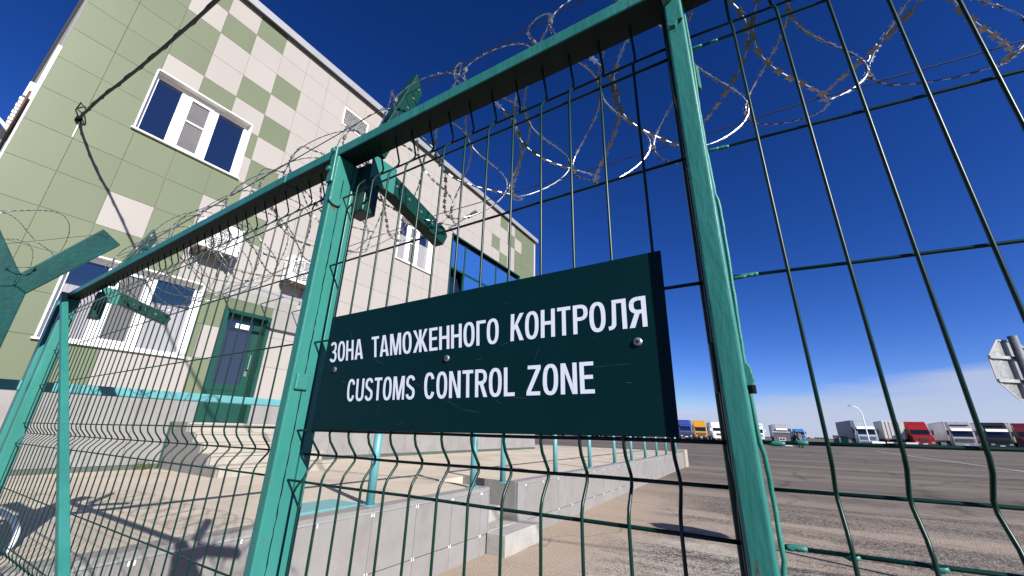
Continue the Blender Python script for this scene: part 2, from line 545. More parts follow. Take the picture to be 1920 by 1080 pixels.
# ------------------------------------------------------------------ raised walkway in front of the building
PZ = -0.745
WY = 3.37
GX0, GX1 = 4.98, 5.75
def walkway():
    b = MB()
    b.box(-6, GX0, WY+0.03, 8.71, -1.7, PZ)
    b.box(GX1, 21.0, WY+0.03, 8.71, -1.7, PZ)
    b.box(GX0, GX1, 4.42, 8.71, -1.7, PZ)
    b.box(16.25, 21.0, 8.71, 14, -1.7, PZ)
    w = struct(b.build('walkway', M['paving'], at=(7, 5, PZ)))
    # grey cladding panels on its front
    k = 0
    base = None
    for row, (z0, z1) in enumerate(((-1.60, -1.300), (-1.292, PZ-0.042))):
        x = -5.4
        while x < 20.4:
            x1 = min(x+0.6, 20.4)
            segs = [(x, x1)]
            if x < GX1 and x1 > GX0:
                segs = [s_ for s_ in ((x, min(x1, GX0)), (max(x, GX1), x1)) if s_[1]-s_[0] > 0.05]
            for a, c in segs:
                j = random.uniform(-0.002, 0.002)
                MB().box(a+0.003, c-0.003, WY+j, WY+0.028, z0, z1).build('cladding_panel', M['plinth'], w)
            x = x1
    # coping slabs
    x = -5.4
    while x < 20.4:
        x1 = min(x+1.2, 20.4)
        segs = [(x, x1)]
        if x < GX1 and x1 > GX0:
            segs = [s_ for s_ in ((x, min(x1, GX0)), (max(x, GX1), x1)) if s_[1]-s_[0] > 0.05]
        for a, c in segs:
            MB().box(a+0.002, c-0.002, WY-0.004, WY+0.16, PZ-0.040, PZ+0.004).build('coping', M['plinth'], w)
        x = x1
    # white-metal edge trims and joint clips
    tr = MB()
    for a, c in ((-5.4, GX0), (GX1, 20.4)):
        tr.box(a, c, WY-0.008, WY-0.0045, PZ-0.046, PZ-0.030)
    tr.box(GX0-0.012, GX0+0.004, WY-0.008, WY+0.02, -1.55, PZ-0.01)
    tr.box(GX1-0.004, GX1+0.012, WY-0.008, WY+0.02, -1.55, PZ-0.01)
    tr.build('edge_trim', M['flash'], w)
    cl = MB()
    x = -5.4
    while x < 20.4:
        for z in (-1.296, PZ-0.062):
            if not (GX0 < x < GX1):
                for s_ in (-0.018, 0.010):
                    cl.box(x+s_, x+s_+0.009, WY-0.006, WY-0.0025, z-0.014, z+0.014)
        x += 0.6
    stuff(cl.build('panel_clip', M['white'], w))
    # side walls of the opening and its steps
    MB().box(GX1-0.012, GX1, WY+0.03, 3.92, -1.6, PZ+0.003).build('side_slab', M['concrete'], w)
    MB().box(GX1-0.010, GX1, 3.924, 4.42, -1.6, PZ+0.003).build('side_slab', M['concrete'], w)
    MB().box(GX0, GX0+0.012, WY+0.03, 4.42, -1.6, PZ+0.003).build('side_slab', M['concrete'], w)
    MB().box(GX0-0.04, GX1+0.2, 3.06, WY-0.012, -1.62, -1.272).build('step', M['blockc'], w, bevel=0.012)
    MB().box(GX0+0.014, GX1-0.014, WY-0.010, 3.66, -1.62, -1.268).build('step', M['blockc'], w, bevel=0.01)
    MB().box(GX0+0.014, GX1-0.014, 3.662, 4.02, -1.62, -1.09).build('step', M['blockc'], w, bevel=0.01)
    MB().box(GX0+0.014, GX1-0.014, 4.022, 4.40, -1.62, -0.915).build('step', M['blockc'], w, bevel=0.01)
    # pale end pier
    MB().box(20.42, 21.1, WY-0.06, WY+0.5, -1.6, PZ+0.10).build('end_pier', M['step'], w, bevel=0.01)
walkway()

# ------------------------------------------------------------------ building
BY = 8.70
TOP = 9.104
RZ = 0.6157
def colx(c):
    if c <= 0: return 0.15
    if c == 1: return 0.672
    k = c-2
    return 1.275 + 0.603*k + 0.0005*k*k
NC = 26
XE = 16.20
bld = thing('customs_building', 'two-storey building clad in cream and sage-green chequered tiles behind the fence', 'building', (8, 12, PZ))
OPEN = {'top': (1.235, 2.925, 4.84, 6.205), 'low': (1.165, 2.955, 1.075, 2.445), 'mid': (7.36, 8.87, 4.775, 6.22),
        'glz': (9.80, 14.62, 2.55, 6.66), 'door': (3.395, 4.285, -0.012, 2.115), 'vent': (4.885, 5.685, 7.82, 8.41)}
def wall():
    b = MB()
    # facade core with the openings left out, as a grid of boxes
    xs = sorted({0.155, XE} | {v for o in OPEN.values() for v in o[:2]})
    zs = sorted({PZ-0.9, TOP} | {v for o in OPEN.values() for v in o[2:]})
    for i in range(len(xs)-1):
        for j in range(len(zs)-1):
            cx, cz = (xs[i]+xs[i+1])/2, (zs[j]+zs[j+1])/2
            if any(o[0] < cx < o[1] and o[2] < cz < o[3] for k_, o in OPEN.items() if k_ != 'vent'): continue
            b.box(xs[i], xs[i+1], BY+0.016, BY+0.30, zs[j], zs[j+1])
    b.box(0.155, 0.45, BY+0.30, 20, PZ-0.9, TOP)
    b.box(XE-0.3, XE, BY+0.30, 20, PZ-0.9, TOP)
    b.box(0.155, XE, 19.7, 20, PZ-0.9, TOP)
    b.build('wall', M['joint'], bld)
    r = MB()
    r.box(0.10, XE+0.06, BY-0.10, 20.1, TOP+0.012, TOP+0.16)
    r.build('roof', M['flash'], bld)
    f = MB()
    f.box(0.08, XE+0.07, BY-0.125, BY-0.102, TOP-0.035, TOP+0.17)
    f.build('roof_flashing', M['flash'], bld)
    f = MB()
    f.box(0.08, XE+0.05, BY-0.101, BY+0.010, TOP+0.002, TOP+0.010)
    f.build('eaves_soffit', M['grey'], bld)
    c = MB()
    c.box(0.122, 0.152, BY-0.003, BY+0.10, 5.2, TOP)
    c.build('corner_trim', M['grey'], bld)
    c = MB()
    c.box(0.130, 0.152, BY-0.003, BY+0.06, PZ, 5.19)
    c.build('corner_trim', M['flash'], bld)
    MB().box(0.108, 0.150, BY-0.006, BY+0.03, 4.5, 5.6).build('corner_cover', M['white'], bld)
wall()
GREEN = set()
def grn(r, cs):
    for c in cs: GREEN.add((r, c))
grn(0, [0, 1, 2, 4, 21, 23, 24, 25, 26]); grn(1, [0, 1, 3, 22, 24, 25, 26]); grn(2, [0, 1, 2, 5, 20, 23, 24, 25, 26])
grn(3, [0, 1, 2, 4, 21, 23, 24, 25, 26]); grn(4, [0, 1, 3, 5, 23, 24, 25, 26]); grn(5, [0, 1, 2, 3, 4, 22, 24, 25, 26])
grn(6, [0, 1, 2, 3, 5, 23, 24, 25, 26]); grn(7, [0, 1, 2, 3, 4, 24, 25, 26]); grn(8, [0, 1, 2, 3, 5, 24, 25, 26])
grn(9, [0, 1, 3, 25, 26]); grn(10, [0, 1, 2, 3, 25, 26]); grn(11, [0, 1, 2, 3, 4, 5, 6, 25, 26]); grn(12, [0, 1, 2, 3, 4, 25, 26])
grn(13, [0, 1, 2, 5, 26])
def unit_tile(name, m):
    me = bpy.data.meshes.new(name)
    b = MB().box(-0.5, 0.5, -0.5, 0.5, -0.5, 0.5)
    me.from_pydata(b.v, [], b.f)
    me.materials.append(m)
    return me
TG, TCR, TPL = unit_tile('facade_tile', M['tile_green']), unit_tile('facade_tile', M['tile_cream']), unit_tile('plinth_panel', M['plinth'])
def piece(name, me, parent, x0, x1, y0, y1, z0, z1):
    o = bpy.data.objects.new(name, me)
    C.objects.link(o)
    o.parent = parent
    o.location = Vector(((x0+x1)/2, (y0+y1)/2, (z0+z1)/2)) - WL[parent.name]
    o.scale = (x1-x0, y1-y0, z1-z0)
    return o
def minus(rects, op):
    out = []
    for x0, x1, z0, z1 in rects:
        a, b_, c, d = op
        if b_ <= x0 or a >= x1 or d <= z0 or c >= z1:
            out.append((x0, x1, z0, z1)); continue
        if a > x0: out.append((x0, a, z0, z1))
        if b_ < x1: out.append((b_, x1, z0, z1))
        if d < z1: out.append((max(x0, a), min(x1, b_), d, z1))
        if c > z0: out.append((max(x0, a), min(x1, b_), z0, c))
    return [r for r in out if r[1]-r[0] > 0.012 and r[3]-r[2] > 0.012]
def tiles():
    far = {False: MB(), True: MB()}
    n = 0
    for r in range(14):
        z1 = TOP - RZ*r
        z0 = TOP - RZ*(r+1) if r < 13 else 0.40
        for c in range(NC):
            x0, x1 = colx(c), min(colx(c+1), XE)
            if x1-x0 < 0.05: continue
            rects = [(x0+0.0028, x1-0.0028, z0+0.0028, z1-0.0028)]
            full = True
            for k_, o in OPEN.items():
                r2 = minus(rects, (o[0]-0.004, o[1]+0.004, o[2]-0.004, o[3]+0.004))
                if r2 != rects: full = False
                rects = r2
            if not rects: continue
            g = (r, c) in GREEN
            yj = BY + random.uniform(-0.0012, 0.0012)
            if c >= 22 or (c >= 15 and r >= 7):
                for q in rects: far[g].box(q[0], q[1], yj, yj+0.012, q[2], q[3])
            elif full:
                q = rects[0]
                piece('facade_tile', TG if g else TCR, bld, q[0], q[1], yj, yj+0.012, q[2], q[3])
                n += 1
            else:
                b = MB()
                for q in rects: b.box(q[0], q[1], yj, yj+0.012, q[2], q[3])
                b.build('facade_tile', M['tile_green'] if g else M['tile_cream'], bld)
                n += 1
    for g in (False, True):
        stuff(far[g].build('facade_tile', M['tile_green'] if g else M['tile_cream'], bld))
    # grey plinth
    x = 0.16
    while x < XE-0.1:
        x1 = min(x+0.6, XE)
        for q in minus([(x+0.003, x1-0.003, PZ+0.075, 0.394)], (3.05, 4.98, -2, -0.012)):
            for q2 in minus([q], OPEN['door']):
                piece('plinth_panel', TPL, bld, q2[0], q2[1], BY-0.022, BY+0.012, q2[2], q2[3])
        x = x1
    MB().box(0.16, 3.04, BY-0.03, BY+0.014, PZ, PZ+0.07).build('base_channel', M['channel'], bld)
    MB().box(4.99, XE, BY-0.03, BY+0.014, PZ, PZ+0.07).build('base_channel', M['channel'], bld)
tiles()

def window(key, layout, back, label=None, curtain=None):
    """white window in a deep white reveal; layout = list of (x0,x1,kind)"""
    x0, x1, z0, z1 = OPEN[key]
    d0, d1 = BY+0.13, BY+0.19
    w = thing_part = MB()
    # outer sheet-metal surround, standing just proud of the tiles
    for a in ((x0-0.004, x0+0.018, z0, z1), (x1-0.018, x1+0.004, z0, z1), (x0-0.004, x1+0.004, z1-0.018, z1+0.006)):
        w.box(a[0], a[1], BY-0.022, d1, a[2], a[3])
    fr = w.build('window_surround', M['soffit'], bld)
    s = MB().box(x0-0.03, x1+0.03, BY-0.055, d0, z0-0.03, z0-0.002)
    s.build('sill', M['soffit'], fr)
    f = MB()
    fw = 0.065
    f.box(x0+0.019, x0+0.019+fw, d0, d1, z0, z1-0.019)
    f.box(x1-0.019-fw, x1-0.019, d0, d1, z0, z1-0.019)
    f.box(x0+0.02+fw, x1-0.02-fw, d0+0.001, d1-0.001, z0, z0+fw)
    f.box(x0+0.02+fw, x1-0.02-fw, d0+0.001, d1-0.001, z1-0.02-fw, z1-0.02)
    for a, c in zip(layout[:-1], layout[1:]):
        f.box(a[1], c[0], d0-0.002, d1-0.003, z0+fw+0.001, z1-0.021-fw)
    f.build('frame', M['white'], fr)
    for a, c, kind in layout:
        za, zb = z0+fw+0.001, z1-0.021-fw
        if kind == 'sash':
            q = MB()
            q.box(a, a+0.06, d0-0.012, d1-0.01, za, zb)
            q.box(c-0.06, c, d0-0.012, d1-0.01, za, zb)
            q.box(a+0.061, c-0.061, d0-0.011, d1-0.011, za, za+0.06)
            q.box(a+0.061, c-0.061, d0-0.011, d1-0.011, zb-0.06, zb)
            zm = (za+zb)/2+0.06
            q.box(a+0.061, c-0.061, d0-0.004, d1-0.012, zm-0.014, zm+0.014)
            q.build('sash', M['white'], fr)
            MB().box(a+0.061, c-0.061, d0+0.020, d0+0.026, za+0.061, zb-0.061).build('screen', M['blind_grey'], fr)
        else:
            if kind == 'glass':
                MB().box(a, c, d0+0.020, d0+0.026, za, zb).build('pane', M['glass'], fr)
            else:
                zc = za+(zb-za)*0.66
                MB().box(a, c, d0+0.020, d0+0.026, zc+0.0005, zb).build('pane', M['glass'], fr)
                MB().box(a, c, d0+0.020, d0+0.026, za, zc).build('blind_pane', M['blindpane'], fr)
                n_ = 7
                for q_ in range(1, n_):
                    xq = a+(c-a)*q_/n_
                    MB().box(xq-0.004, xq+0.004, d0+0.0175, d0+0.0195, za, zc).build('blind_fold', M['blindfold'], fr)
    return fr
def blind_pane():
    m = mat('blind_behind_glass', (0.46, 0.45, 0.49), 0.10, var=0.07, vscale=14, stretch=(9, 1, 0.1), spec=0.5, coat=0.2)
    return m
M['blindpane'] = blind_pane()
M['blindfold'] = mat('blind_fold_shade', (0.30, 0.29, 0.33), 0.4)
window('top', [(1.32, 1.70, 'glass'), (1.815, 2.245, 'sash'), (2.345, 2.84, 'glass')], None)
window('low', [(1.25, 1.66, 'blindpane'), (1.775, 2.215, 'sash'), (2.315, 2.87, 'blindpane')], None)
window('mid', [(7.445, 7.80, 'blindpane'), (7.90, 8.27, 'sash'), (8.35, 8.785, 'blindpane')], None)

def glazing():
    x0, x1, z0, z1 = OPEN['glz']
    f = MB()
    d0, d1 = BY+0.10, BY+0.17
    f.box(x0-0.02, x0+0.04, BY-0.03, d1, z0, z1)
    f.box(x1-0.04, x1+0.02, BY-0.03, d1, z0, z1)
    f.box(x0-0.02, x1+0.02, BY-0.05, d1, z1, z1+0.04)
    f.box(x0, x1, BY-0.05, d1, z0-0.05, z0)
    fr = f.build('glazing_surround', M['door'], bld)
    vx = [x0+0.06, 10.74, 11.80, 12.86, 13.80, x1-0.06]
    hz = [z0+0.01, 4.4, 5.47, z1-0.02]
    q = MB()
    for v in vx: q.box(v-0.035, v+0.035, d0, d1, z0, z1)
    for i in range(len(vx)-1):
        for h in hz[1:-1]:
            q.box(vx[i]+0.036, vx[i+1]-0.036, d0+0.004, d1-0.004, h-0.035, h+0.035)
    q.build('mullion', M['door'], fr)
    for i in range(len(vx)-1):
        for j in range(len(hz)-1):
            if i == 0 and j == 1:
                # tilted vent light standing open over the dark room
                a, c = vx[i]+0.04, vx[i+1]-0.04
                p = MB().hexa([V(a, d0-0.02, hz[1]+0.04), V(c, d0-0.02, hz[1]+0.04), V(c, d0+0.0, hz[1]+0.04), V(a, d0+0.0, hz[1]+0.04)],
                              [V(a, d0+0.34, hz[2]-0.06), V(c, d0+0.34, hz[2]-0.06), V(c, d0+0.36, hz[2]-0.06), V(a, d0+0.36, hz[2]-0.06)])
                p.build('vent_light', M['glass'], fr)
                continue
            MB().box(vx[i]+0.036, vx[i+1]-0.036, d0+0.03, d0+0.036, hz[j]+0.036, hz[j+1]-0.036).build('pane', M['glass_blue'], fr)
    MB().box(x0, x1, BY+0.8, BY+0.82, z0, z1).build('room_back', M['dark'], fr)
glazing()
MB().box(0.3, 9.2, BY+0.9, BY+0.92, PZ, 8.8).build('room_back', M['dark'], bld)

def vent():
    x0, x1, z0, z1 = OPEN['vent']
    f = MB()
    f.box(x0, x1, BY-0.02, BY+0.012, z0, z0+0.03); f.box(x0, x1, BY-0.02, BY+0.012, z1-0.03, z1)
    f.box(x0, x0+0.03, BY-0.021, BY+0.011, z0+0.03, z1-0.03); f.box(x1-0.03, x1, BY-0.021, BY+0.011, z0+0.03, z1-0.03)
    v = f.build('vent_grille', M['white'], bld)
    s = MB()
    n = 15
    for i in range(n):
        z = z0+0.04+(z1-z0-0.08)*i/n
        s.hexa([V(x0+0.031, BY-0.016, z), V(x1-0.031, BY-0.016, z), V(x1-0.031, BY+0.006, z+0.022), V(x0+0.031, BY+0.006, z+0.022)],
               [V(x0+0.031, BY-0.016, z+0.004), V(x1-0.031, BY-0.016, z+0.004), V(x1-0.031, BY+0.006, z+0.026), V(x0+0.031, BY+0.006, z+0.026)])
    s.build('louvre', M['white'], v)
    MB().box(x0+0.03, x1-0.03, BY+0.008, BY+0.012, z0+0.03, z1-0.03).build('vent_back', M['grey'], v)
vent()

def door():
    x0, x1, z0, z1 = OPEN['door']
    f = MB()
    f.box(x0, x0+0.07, BY-0.026, BY+0.28, z0, z1); f.box(x1-0.07, x1, BY-0.026, BY+0.28, z0, z1)
    f.box(x0+0.07, x1-0.07, BY-0.026, BY+0.28, z1-0.07, z1)
    fr = f.build('door_frame', M['door'], bld)
    y = BY+0.17
    a, c = x0+0.075, x1-0.075
    l = MB()
    l.box(a, a+0.09, y, y+0.05, z0+0.01, z1-0.075); l.box(c-0.15, c, y, y+0.05, z0+0.01, z1-0.075)
    l.box(a+0.09, c-0.15, y, y+0.05, z1-0.14, z1-0.075); l.box(a+0.09, c-0.15, y, y+0.05, 0.58, 0.70)
    l.box(a+0.09, c-0.15, y+0.012, y+0.04, z0+0.12, 0.58); l.box(a+0.09, c-0.15, y, y+0.05, z0+0.01, z0+0.12)
    d = l.build('door', M['door'], bld)
    MB().box(a+0.09, c-0.15, y+0.014, y+0.022, 0.70, z1-0.14).build('door_glass', M['glass'], d)
    MB().box(3.72, 4.0, y+0.008, y+0.0125, 1.80, 1.90).build('notice', M['paper'], d)
    h = MB().tube([V(c-0.10, y-0.001, 1.02), V(c-0.10, y-0.06, 1.02), V(c-0.10, y-0.06, 1.30), V(c-0.10, y-0.001, 1.30)], 0.012, 8)
    h.build('door_handle', M['galv'], d)
    MB().box(c-0.125, c-0.075, y-0.012, y-0.001, 0.88, 0.98).build('lock_plate', M['galv'], d)
door()

# entrance steps
def steps():
    t = thing('entrance_steps', 'cream stone steps leading up to the green glazed door', 'steps', (4, 8, PZ))
    zs = [-0.014, -0.160, -0.306, -0.452, -0.598]
    ys = [8.05, 7.72, 7.40, 7.08, 6.76]
    for i, (z, y) in enumerate(zip(zs, ys)):
        zb = zs[i+1] if i < 4 else PZ
        MB().box(3.09, 4.95, y-0.015, BY-0.035 if i == 0 else ys[i-1]-0.002, z-0.035, z).build('tread', M['step'], t, bevel=0.005)
        MB().box(3.11, 4.93, y, BY-0.035 if i == 0 else ys[i-1]-0.002, zb+0.0, z-0.036).build('riser', M['step'], t)
    b = MB()
    prof = [V(3.06, BY-0.03, PZ), V(3.06, 6.74, PZ)]
    for i, (z, y) in reversed(list(enumerate(zip(zs, ys)))):
        prof += [V(3.06, y-0.02, prof[-1].z), V(3.06, y-0.02, z-0.002)]
    prof.append(V(3.06, BY-0.03, zs[0]-0.002))
    b.prism(prof, (0.028, 0, 0))
    b.build('side_cladding', M['plinth'], t)
    MB().box(3.04, 3.058, BY-0.075, BY-0.032, PZ, zs[0]).build('corner_trim', M['door'], t)
steps()

# canopy over the door
def canopy():
    t = thing('door_canopy', 'clear sheet canopy with slim grey edge bar above the green door', 'canopy', (3.9, 8.7, 2.43))
    MB().box(3.20, 4.75, 7.80, 7.83, 2.375, 2.425).build('edge_bar', M['flash'], t)
    MB().hexa([V(3.20, 7.832, 2.40), V(4.75, 7.832, 2.40), V(4.75, BY-0.002, 2.52), V(3.20, BY-0.002, 2.52)],
              [V(3.20, 7.832, 2.408), V(4.75, 7.832, 2.408), V(4.75, BY-0.002, 2.528), V(3.20, BY-0.002, 2.528)]).build('sheet', M['clear'], t)
    for x in (3.28, 4.0, 4.68):
        MB().tube([V(x, 7.815, 2.385), V(x, BY-0.001, 2.36)], 0.012, 6).build('support_rod', M['grey'], t)
canopy()

# air-conditioning units on the facade
def aircon(x0, x1, y0, y1, z0, z1, label):
    t = thing('air_conditioner', label, 'air conditioner', ((x0+x1)/2, BY, z0), 'outdoor air conditioner units')
    bd = MB().box(x0, x1, y0, y1, z0, z1).build('casing', M['white'], t, bevel=0.015)
    cx, cz, r = x0+(x1-x0)*0.42, (z0+z1)/2, (z1-z0)*0.42
    g = MB()
    for k in range(6):
        rr = r*(k+1)/6
        g.tube([V(cx+rr*math.cos(a*math.pi/14), y0-0.012, cz+rr*math.sin(a*math.pi/14)) for a in range(28)], 0.0045, 5, closed=True)
    for k in range(4):
        a = math.pi*k/4
        g.tube([V(cx-r*math.cos(a), y0-0.008, cz-r*math.sin(a)), V(cx+r*math.cos(a), y0-0.008, cz+r*math.sin(a))], 0.004, 4)
    g.build('fan_grille', M['white'], t)
    f = MB()
    f.tube([V(cx, y0-0.003, cz), V(cx, y0+0.002, cz)], r*0.97, 28)
    f.build('fan_opening', M['grey'], t)
    MB().box(x0+0.03, x1-0.03, y0+0.03, y1, z0-0.012, z0-0.001).build('drip_tray', mat('rusty_tray', (0.30, 0.22, 0.15), 0.7, var=0.3, vscale=10), t)
    for x in (x0+0.12, x1-0.12):
        b = MB()
        b.box(x-0.015, x+0.015, y0+0.02, BY-0.002, z0-0.045, z0-0.013)
        b.box(x-0.015, x+0.015, BY-0.04, BY-0.002, z0-0.35, z0-0.045)
        b.build('wall_bracket', M['galv'], t)
    p = MB().tube([V(x1-0.05, y1-0.02, z0+0.12), V(x1+0.03, y1+0.02, z0+0.1), V(x1+0.05, BY-0.03, z0-0.05), V(x1+0.06, BY-0.02, z0-0.3)], 0.014, 6)
    p.build('refrigerant_pipe', M['white'], t, smooth=True)
    return t
aircon(2.50, 3.20, 8.30, 8.58, 3.03, 3.60, 'white air conditioner on the wall above the ground-floor window, partly behind the coil')
aircon(4.22, 4.92, 8.30, 8.58, 2.93, 3.50, 'white air conditioner on the wall right of the door canopy, half behind the post')
def side_aircon():
    t = thing('air_conditioner', 'small weathered air conditioner and pipes on the shaded left end wall', 'air conditioner', (0.1, 9.3, 4.0), 'outdoor air conditioner units')
    MB().box(0.05, 0.153, 9.05, 9.55, 4.70, 4.98).build('casing', M['white'], t, bevel=0.012)
    g = MB()
    for k in range(9):
        g.box(0.035+0.006*(k % 2), 0.153, 8.98+0.004*k, 9.5, 4.06+k*0.066, 4.06+k*0.066+0.05)
    g.build('fin_block', M['galv'], t)
    MB().box(0.08, 0.153, 8.92, 8.97, 3.95, 4.75).build('wall_bracket', mat('rusty_bracket', (0.16, 0.07, 0.05), 0.8, var=0.4, vscale=20), t)
    MB().tube([V(0.13, 9.0, 3.98), V(0.02, 9.0, 4.10), V(-0.12, 9.02, 4.22)], 0.026, 8).build('drain_pipe', M['white'], t, smooth=True)
    MB().tube([V(0.105, 8.88, 3.2), V(0.105, 8.88, 3.9), V(0.13, 8.88, 5.1)], 0.018, 6).build('cable_pipe', M['black'], t)
side_aircon()

# floodlight on its arm at the corner of the green glazing
def floodlight():
    t = thing('wall_floodlight', 'small grey floodlight on a thin arm above the green glazing corner', 'floodlight', (9.7, BY, 6.9))
    MB().tube([V(9.62, BY, 6.82), V(9.66, 8.35, 6.98), V(9.70, 7.98, 7.12)], 0.022, 8).build('arm', M['galv'], t)
    MB().bar(V(9.70, 7.98, 7.12), V(9.73, 7.78, 7.20), 0.12, 0.09, (1, 0, 0)).build('lamp_housing', M['grey'], t, bevel=0.01)
    MB().bar(V(9.735, 7.77, 7.205), V(9.755, 7.60, 7.265), 0.20, 0.06, (1, 0, 0)).build('lamp_head', M['galv'], t, bevel=0.01)
    MB().box(9.55, 9.69, BY-0.025, BY-0.001, 6.75, 6.88).build('mounting_plate', M['galv'], t)
floodlight()

# overhead cable
def cable():
    a = V(0.632, BY-0.10, 4.515)
    t = thing('overhead_cable', 'thick black cable slung from the green facade towards the street', 'cable', a)
    pts = [a, V(0.64, 8.2, 4.47), V(0.66, 7.6, 4.45), V(0.71, 7.0, 4.455), V(0.76, 6.2, 4.435), V(0.80, 5.4, 4.415), V(0.84, 4.46, 4.40), V(0.92, 2.5, 4.42), V(1.25, -1.5, 4.66), V(1.9, -9, 5.25), V(3.0, -22, 6.9)]
    dense = []
    for i in range(len(pts)-1):
        p0, p1, p2, p3 = pts[max(i-1, 0)], pts[i], pts[i+1], pts[min(i+2, len(pts)-1)]
        for k in range(8):
            u = k/8
            dense.append(0.5*((2*p1)+(p2-p0)*u+(2*p0-5*p1+4*p2-p3)*u*u+(3*p1-p0-3*p2+p3)*u**3))
    dense.append(pts[-1])
    MB().tube(dense, 0.019, 8).build('sheath', M['cable'], t, smooth=True)
    h = MB()
    ph = 0
    tw = [d + V(0, 0, 0.021*math.cos(i*0.9)) + V(0.021*math.sin(i*0.9), 0, 0) for i, d in enumerate(dense)]
    h.tube(tw, 0.007, 5)
    h.build('lashing_wire', M['cable'], t, smooth=True)
    MB().box(0.60, 0.67, BY-0.09, BY-0.002, 4.49, 4.54).build('anchor_bracket', M['black'], t)
    MB().tube([V(0.58, BY-0.02, 4.70), V(0.63, BY-0.14, 4.72), V(0.66, BY-0.18, 4.62), V(0.64, BY-0.12, 4.50)], 0.010, 6).build('drip_loop', M['cable'], t, smooth=True)
    MB().tube([V(0.63, BY-0.10, 4.5), V(0.56, BY-0.12, 4.6), V(0.57, BY-0.2, 4.72), V(0.64, BY-0.25, 4.62)], 0.010, 6).build('drip_loop', M['cable'], t, smooth=True)
    MB().box(0.655, 0.667, BY-0.004, BY-0.001, 4.2, 4.72).build('cover_strip', M['white'], t)
cable()

# ------------------------------------------------------------------ railing on the walkway edge
def railing(xs, x0, x1, label, ends):
    t = thing('railing', label, 'railing', ((x0+x1)/2, 3.5, PZ), 'turquoise railings along the walkway edge')
    for x in xs:
        p = MB().tube([V(x, 3.50, PZ+0.004), V(x, 3.50, 0.135)], 0.043, 14)
        po = p.build('post', M['rail'], t, smooth=True)
        MB().tube([V(x, 3.50, PZ+0.004), V(x, 3.50, PZ+0.012)], 0.085, 14).build('base_plate', M['rail'], po)
    MB().bar(V(x0, 3.50, 0.163), V(x1, 3.50, 0.163), 0.06, 0.055, (0, 1, 0)).build('top_rail', M['rail'], t, bevel=0.008)
    return t
railing([-1.6, 3.06, 4.77], -3.0, 4.86, 'turquoise railing section nearest the gate, seen through the mesh', None)
railing([5.52, 7.35, 9.14, 10.92, 12.5, 14.1, 15.75, 17.4, 19.4], 5.46, 19.5, 'turquoise railing beyond the step gap, its posts receding under the sign', None)
b = MB().box(2.28, 3.0, 3.56, 4.0, PZ+0.001, PZ+0.02)
tag(b.build('steel_plate', M['rail'], at=(2.6, 3.8, PZ), bevel=0.004), 'flat turquoise painted plate lying on the walkway by the gate post', 'plate')
def hose():
    pts = []
    c = V(0.60, 3.93, PZ+0.035)
    for k in range(22):
        a = R(-35 + 145*k/21)
        pts.append(c + V(0.19*math.cos(a), 0.10*math.sin(a)*0.5, 0.135*math.sin(a)*1.15+0.04))
    o = MB().tube(pts, 0.017, 8).build('drain_hose', M['white'], at=c, smooth=True)
    tag(o, 'curved white plastic hose looping over the walkway behind the gate hinge', 'hose')
hose()
def weed():
    b = MB()
    rnd = random.Random(5)
    for k in range(38):
        a = rnd.uniform(0, 6.28); l = rnd.uniform(0.08, 0.22); w = 0.006
        p = V(2.86+rnd.uniform(-0.12, 0.14), BY-0.08+rnd.uniform(-0.05, 0.03), PZ+0.001)
        d = V(math.cos(a)*0.5, math.sin(a)*0.5-0.2, 1).normalized()
        s_ = V(-math.sin(a), math.cos(a), 0)*w
        b.add([p-s_, p+s_, p+d*l*0.6+s_*0.7+V(0, 0, -0.01), p+d*l*0.6-s_*0.7+V(0, 0, -0.01), p+d*l+V(math.cos(a)*0.03, 0, -0.02)], [(0, 1, 2, 3), (3, 2, 4)])
    tag(b.build('weed_tuft', M['grass'], at=(2.86, BY-0.08, PZ), fix=False), 'yellow-green weed tuft at the foot of the plinth beside the steps', 'weed')
weed()

# ------------------------------------------------------------------ gate, fence and sign
S = 0.53
XB0, XB1 = 0.5005, 0.5595
def hexbolt(b, p, r, h, rot=0.3):
    """hexagon head standing out towards -X"""
    pts = [V(p.x, p.y+r*math.cos(rot+k*math.pi/3), p.z+r*math.sin(rot+k*math.pi/3)) for k in range(6)]
    b.prism(pts, (-h, 0, 0))
ZLEV = [0.696, 0.628, 0.588, 0.376, 0.183, -0.024, -0.0583, -0.093, -0.303, -0.502, -0.537, -0.571, -0.78, -0.975, -1.185, -1.22, -1.255, -1.40]
TIPS = {0.628, -0.0583, -0.537, -1.22}
FOLD = 0.0275
HOR = [0.628, 0.5724, 0.376, 0.183, -0.0095, -0.0583, -0.107, -0.303, -0.4876, -0.537, -0.585, -0.78, -0.975, -1.17, -1.22, -1.27]
def mesh_wire_path(fn, zlist):
    """vertical wire with its V folds, corners eased"""
    pts = []
    for z in zlist:
        x = FOLD if z in TIPS else 0.0
        pts.append((x, z))
    out = []
    for i, (x, z) in enumerate(pts):
        if 0 < i < len(pts)-1 and ((pts[i-1][0] != x) or (pts[i+1][0] != x)):
            for (xx, zz) in (pts[i-1], pts[i+1]):
                d = math.hypot(xx-x, zz-z); u = min(0.007/d, 0.3)
                out.append((x+(xx-x)*u, z+(zz-z)*u))
        else:
            out.append((x, z))
    return [fn(x, z) for x, z in out]
def panel(parent, ys, ya, yb, tf, zlev=ZLEV, hor=HOR, rv=0.0026, rh=0.0027, jit=0.0012):
    for y in ys:
        j = random.uniform(-jit, jit)
        MB().tube(mesh_wire_path(lambda x, z: tf(x, y+j, z), zlev), rv, 7).build('vertical_wire', M['wire'], parent, smooth=True)
    for z in hor:
        x = FOLD if z in TIPS else 0.0
        n = 10
        MB().tube([tf(x+0.0053, ya+(yb-ya)*k/n, z+random.uniform(-0.0006, 0.0006)) for k in range(n+1)], rh, 7).build('horizontal_wire', M['wire'], parent, smooth=True)

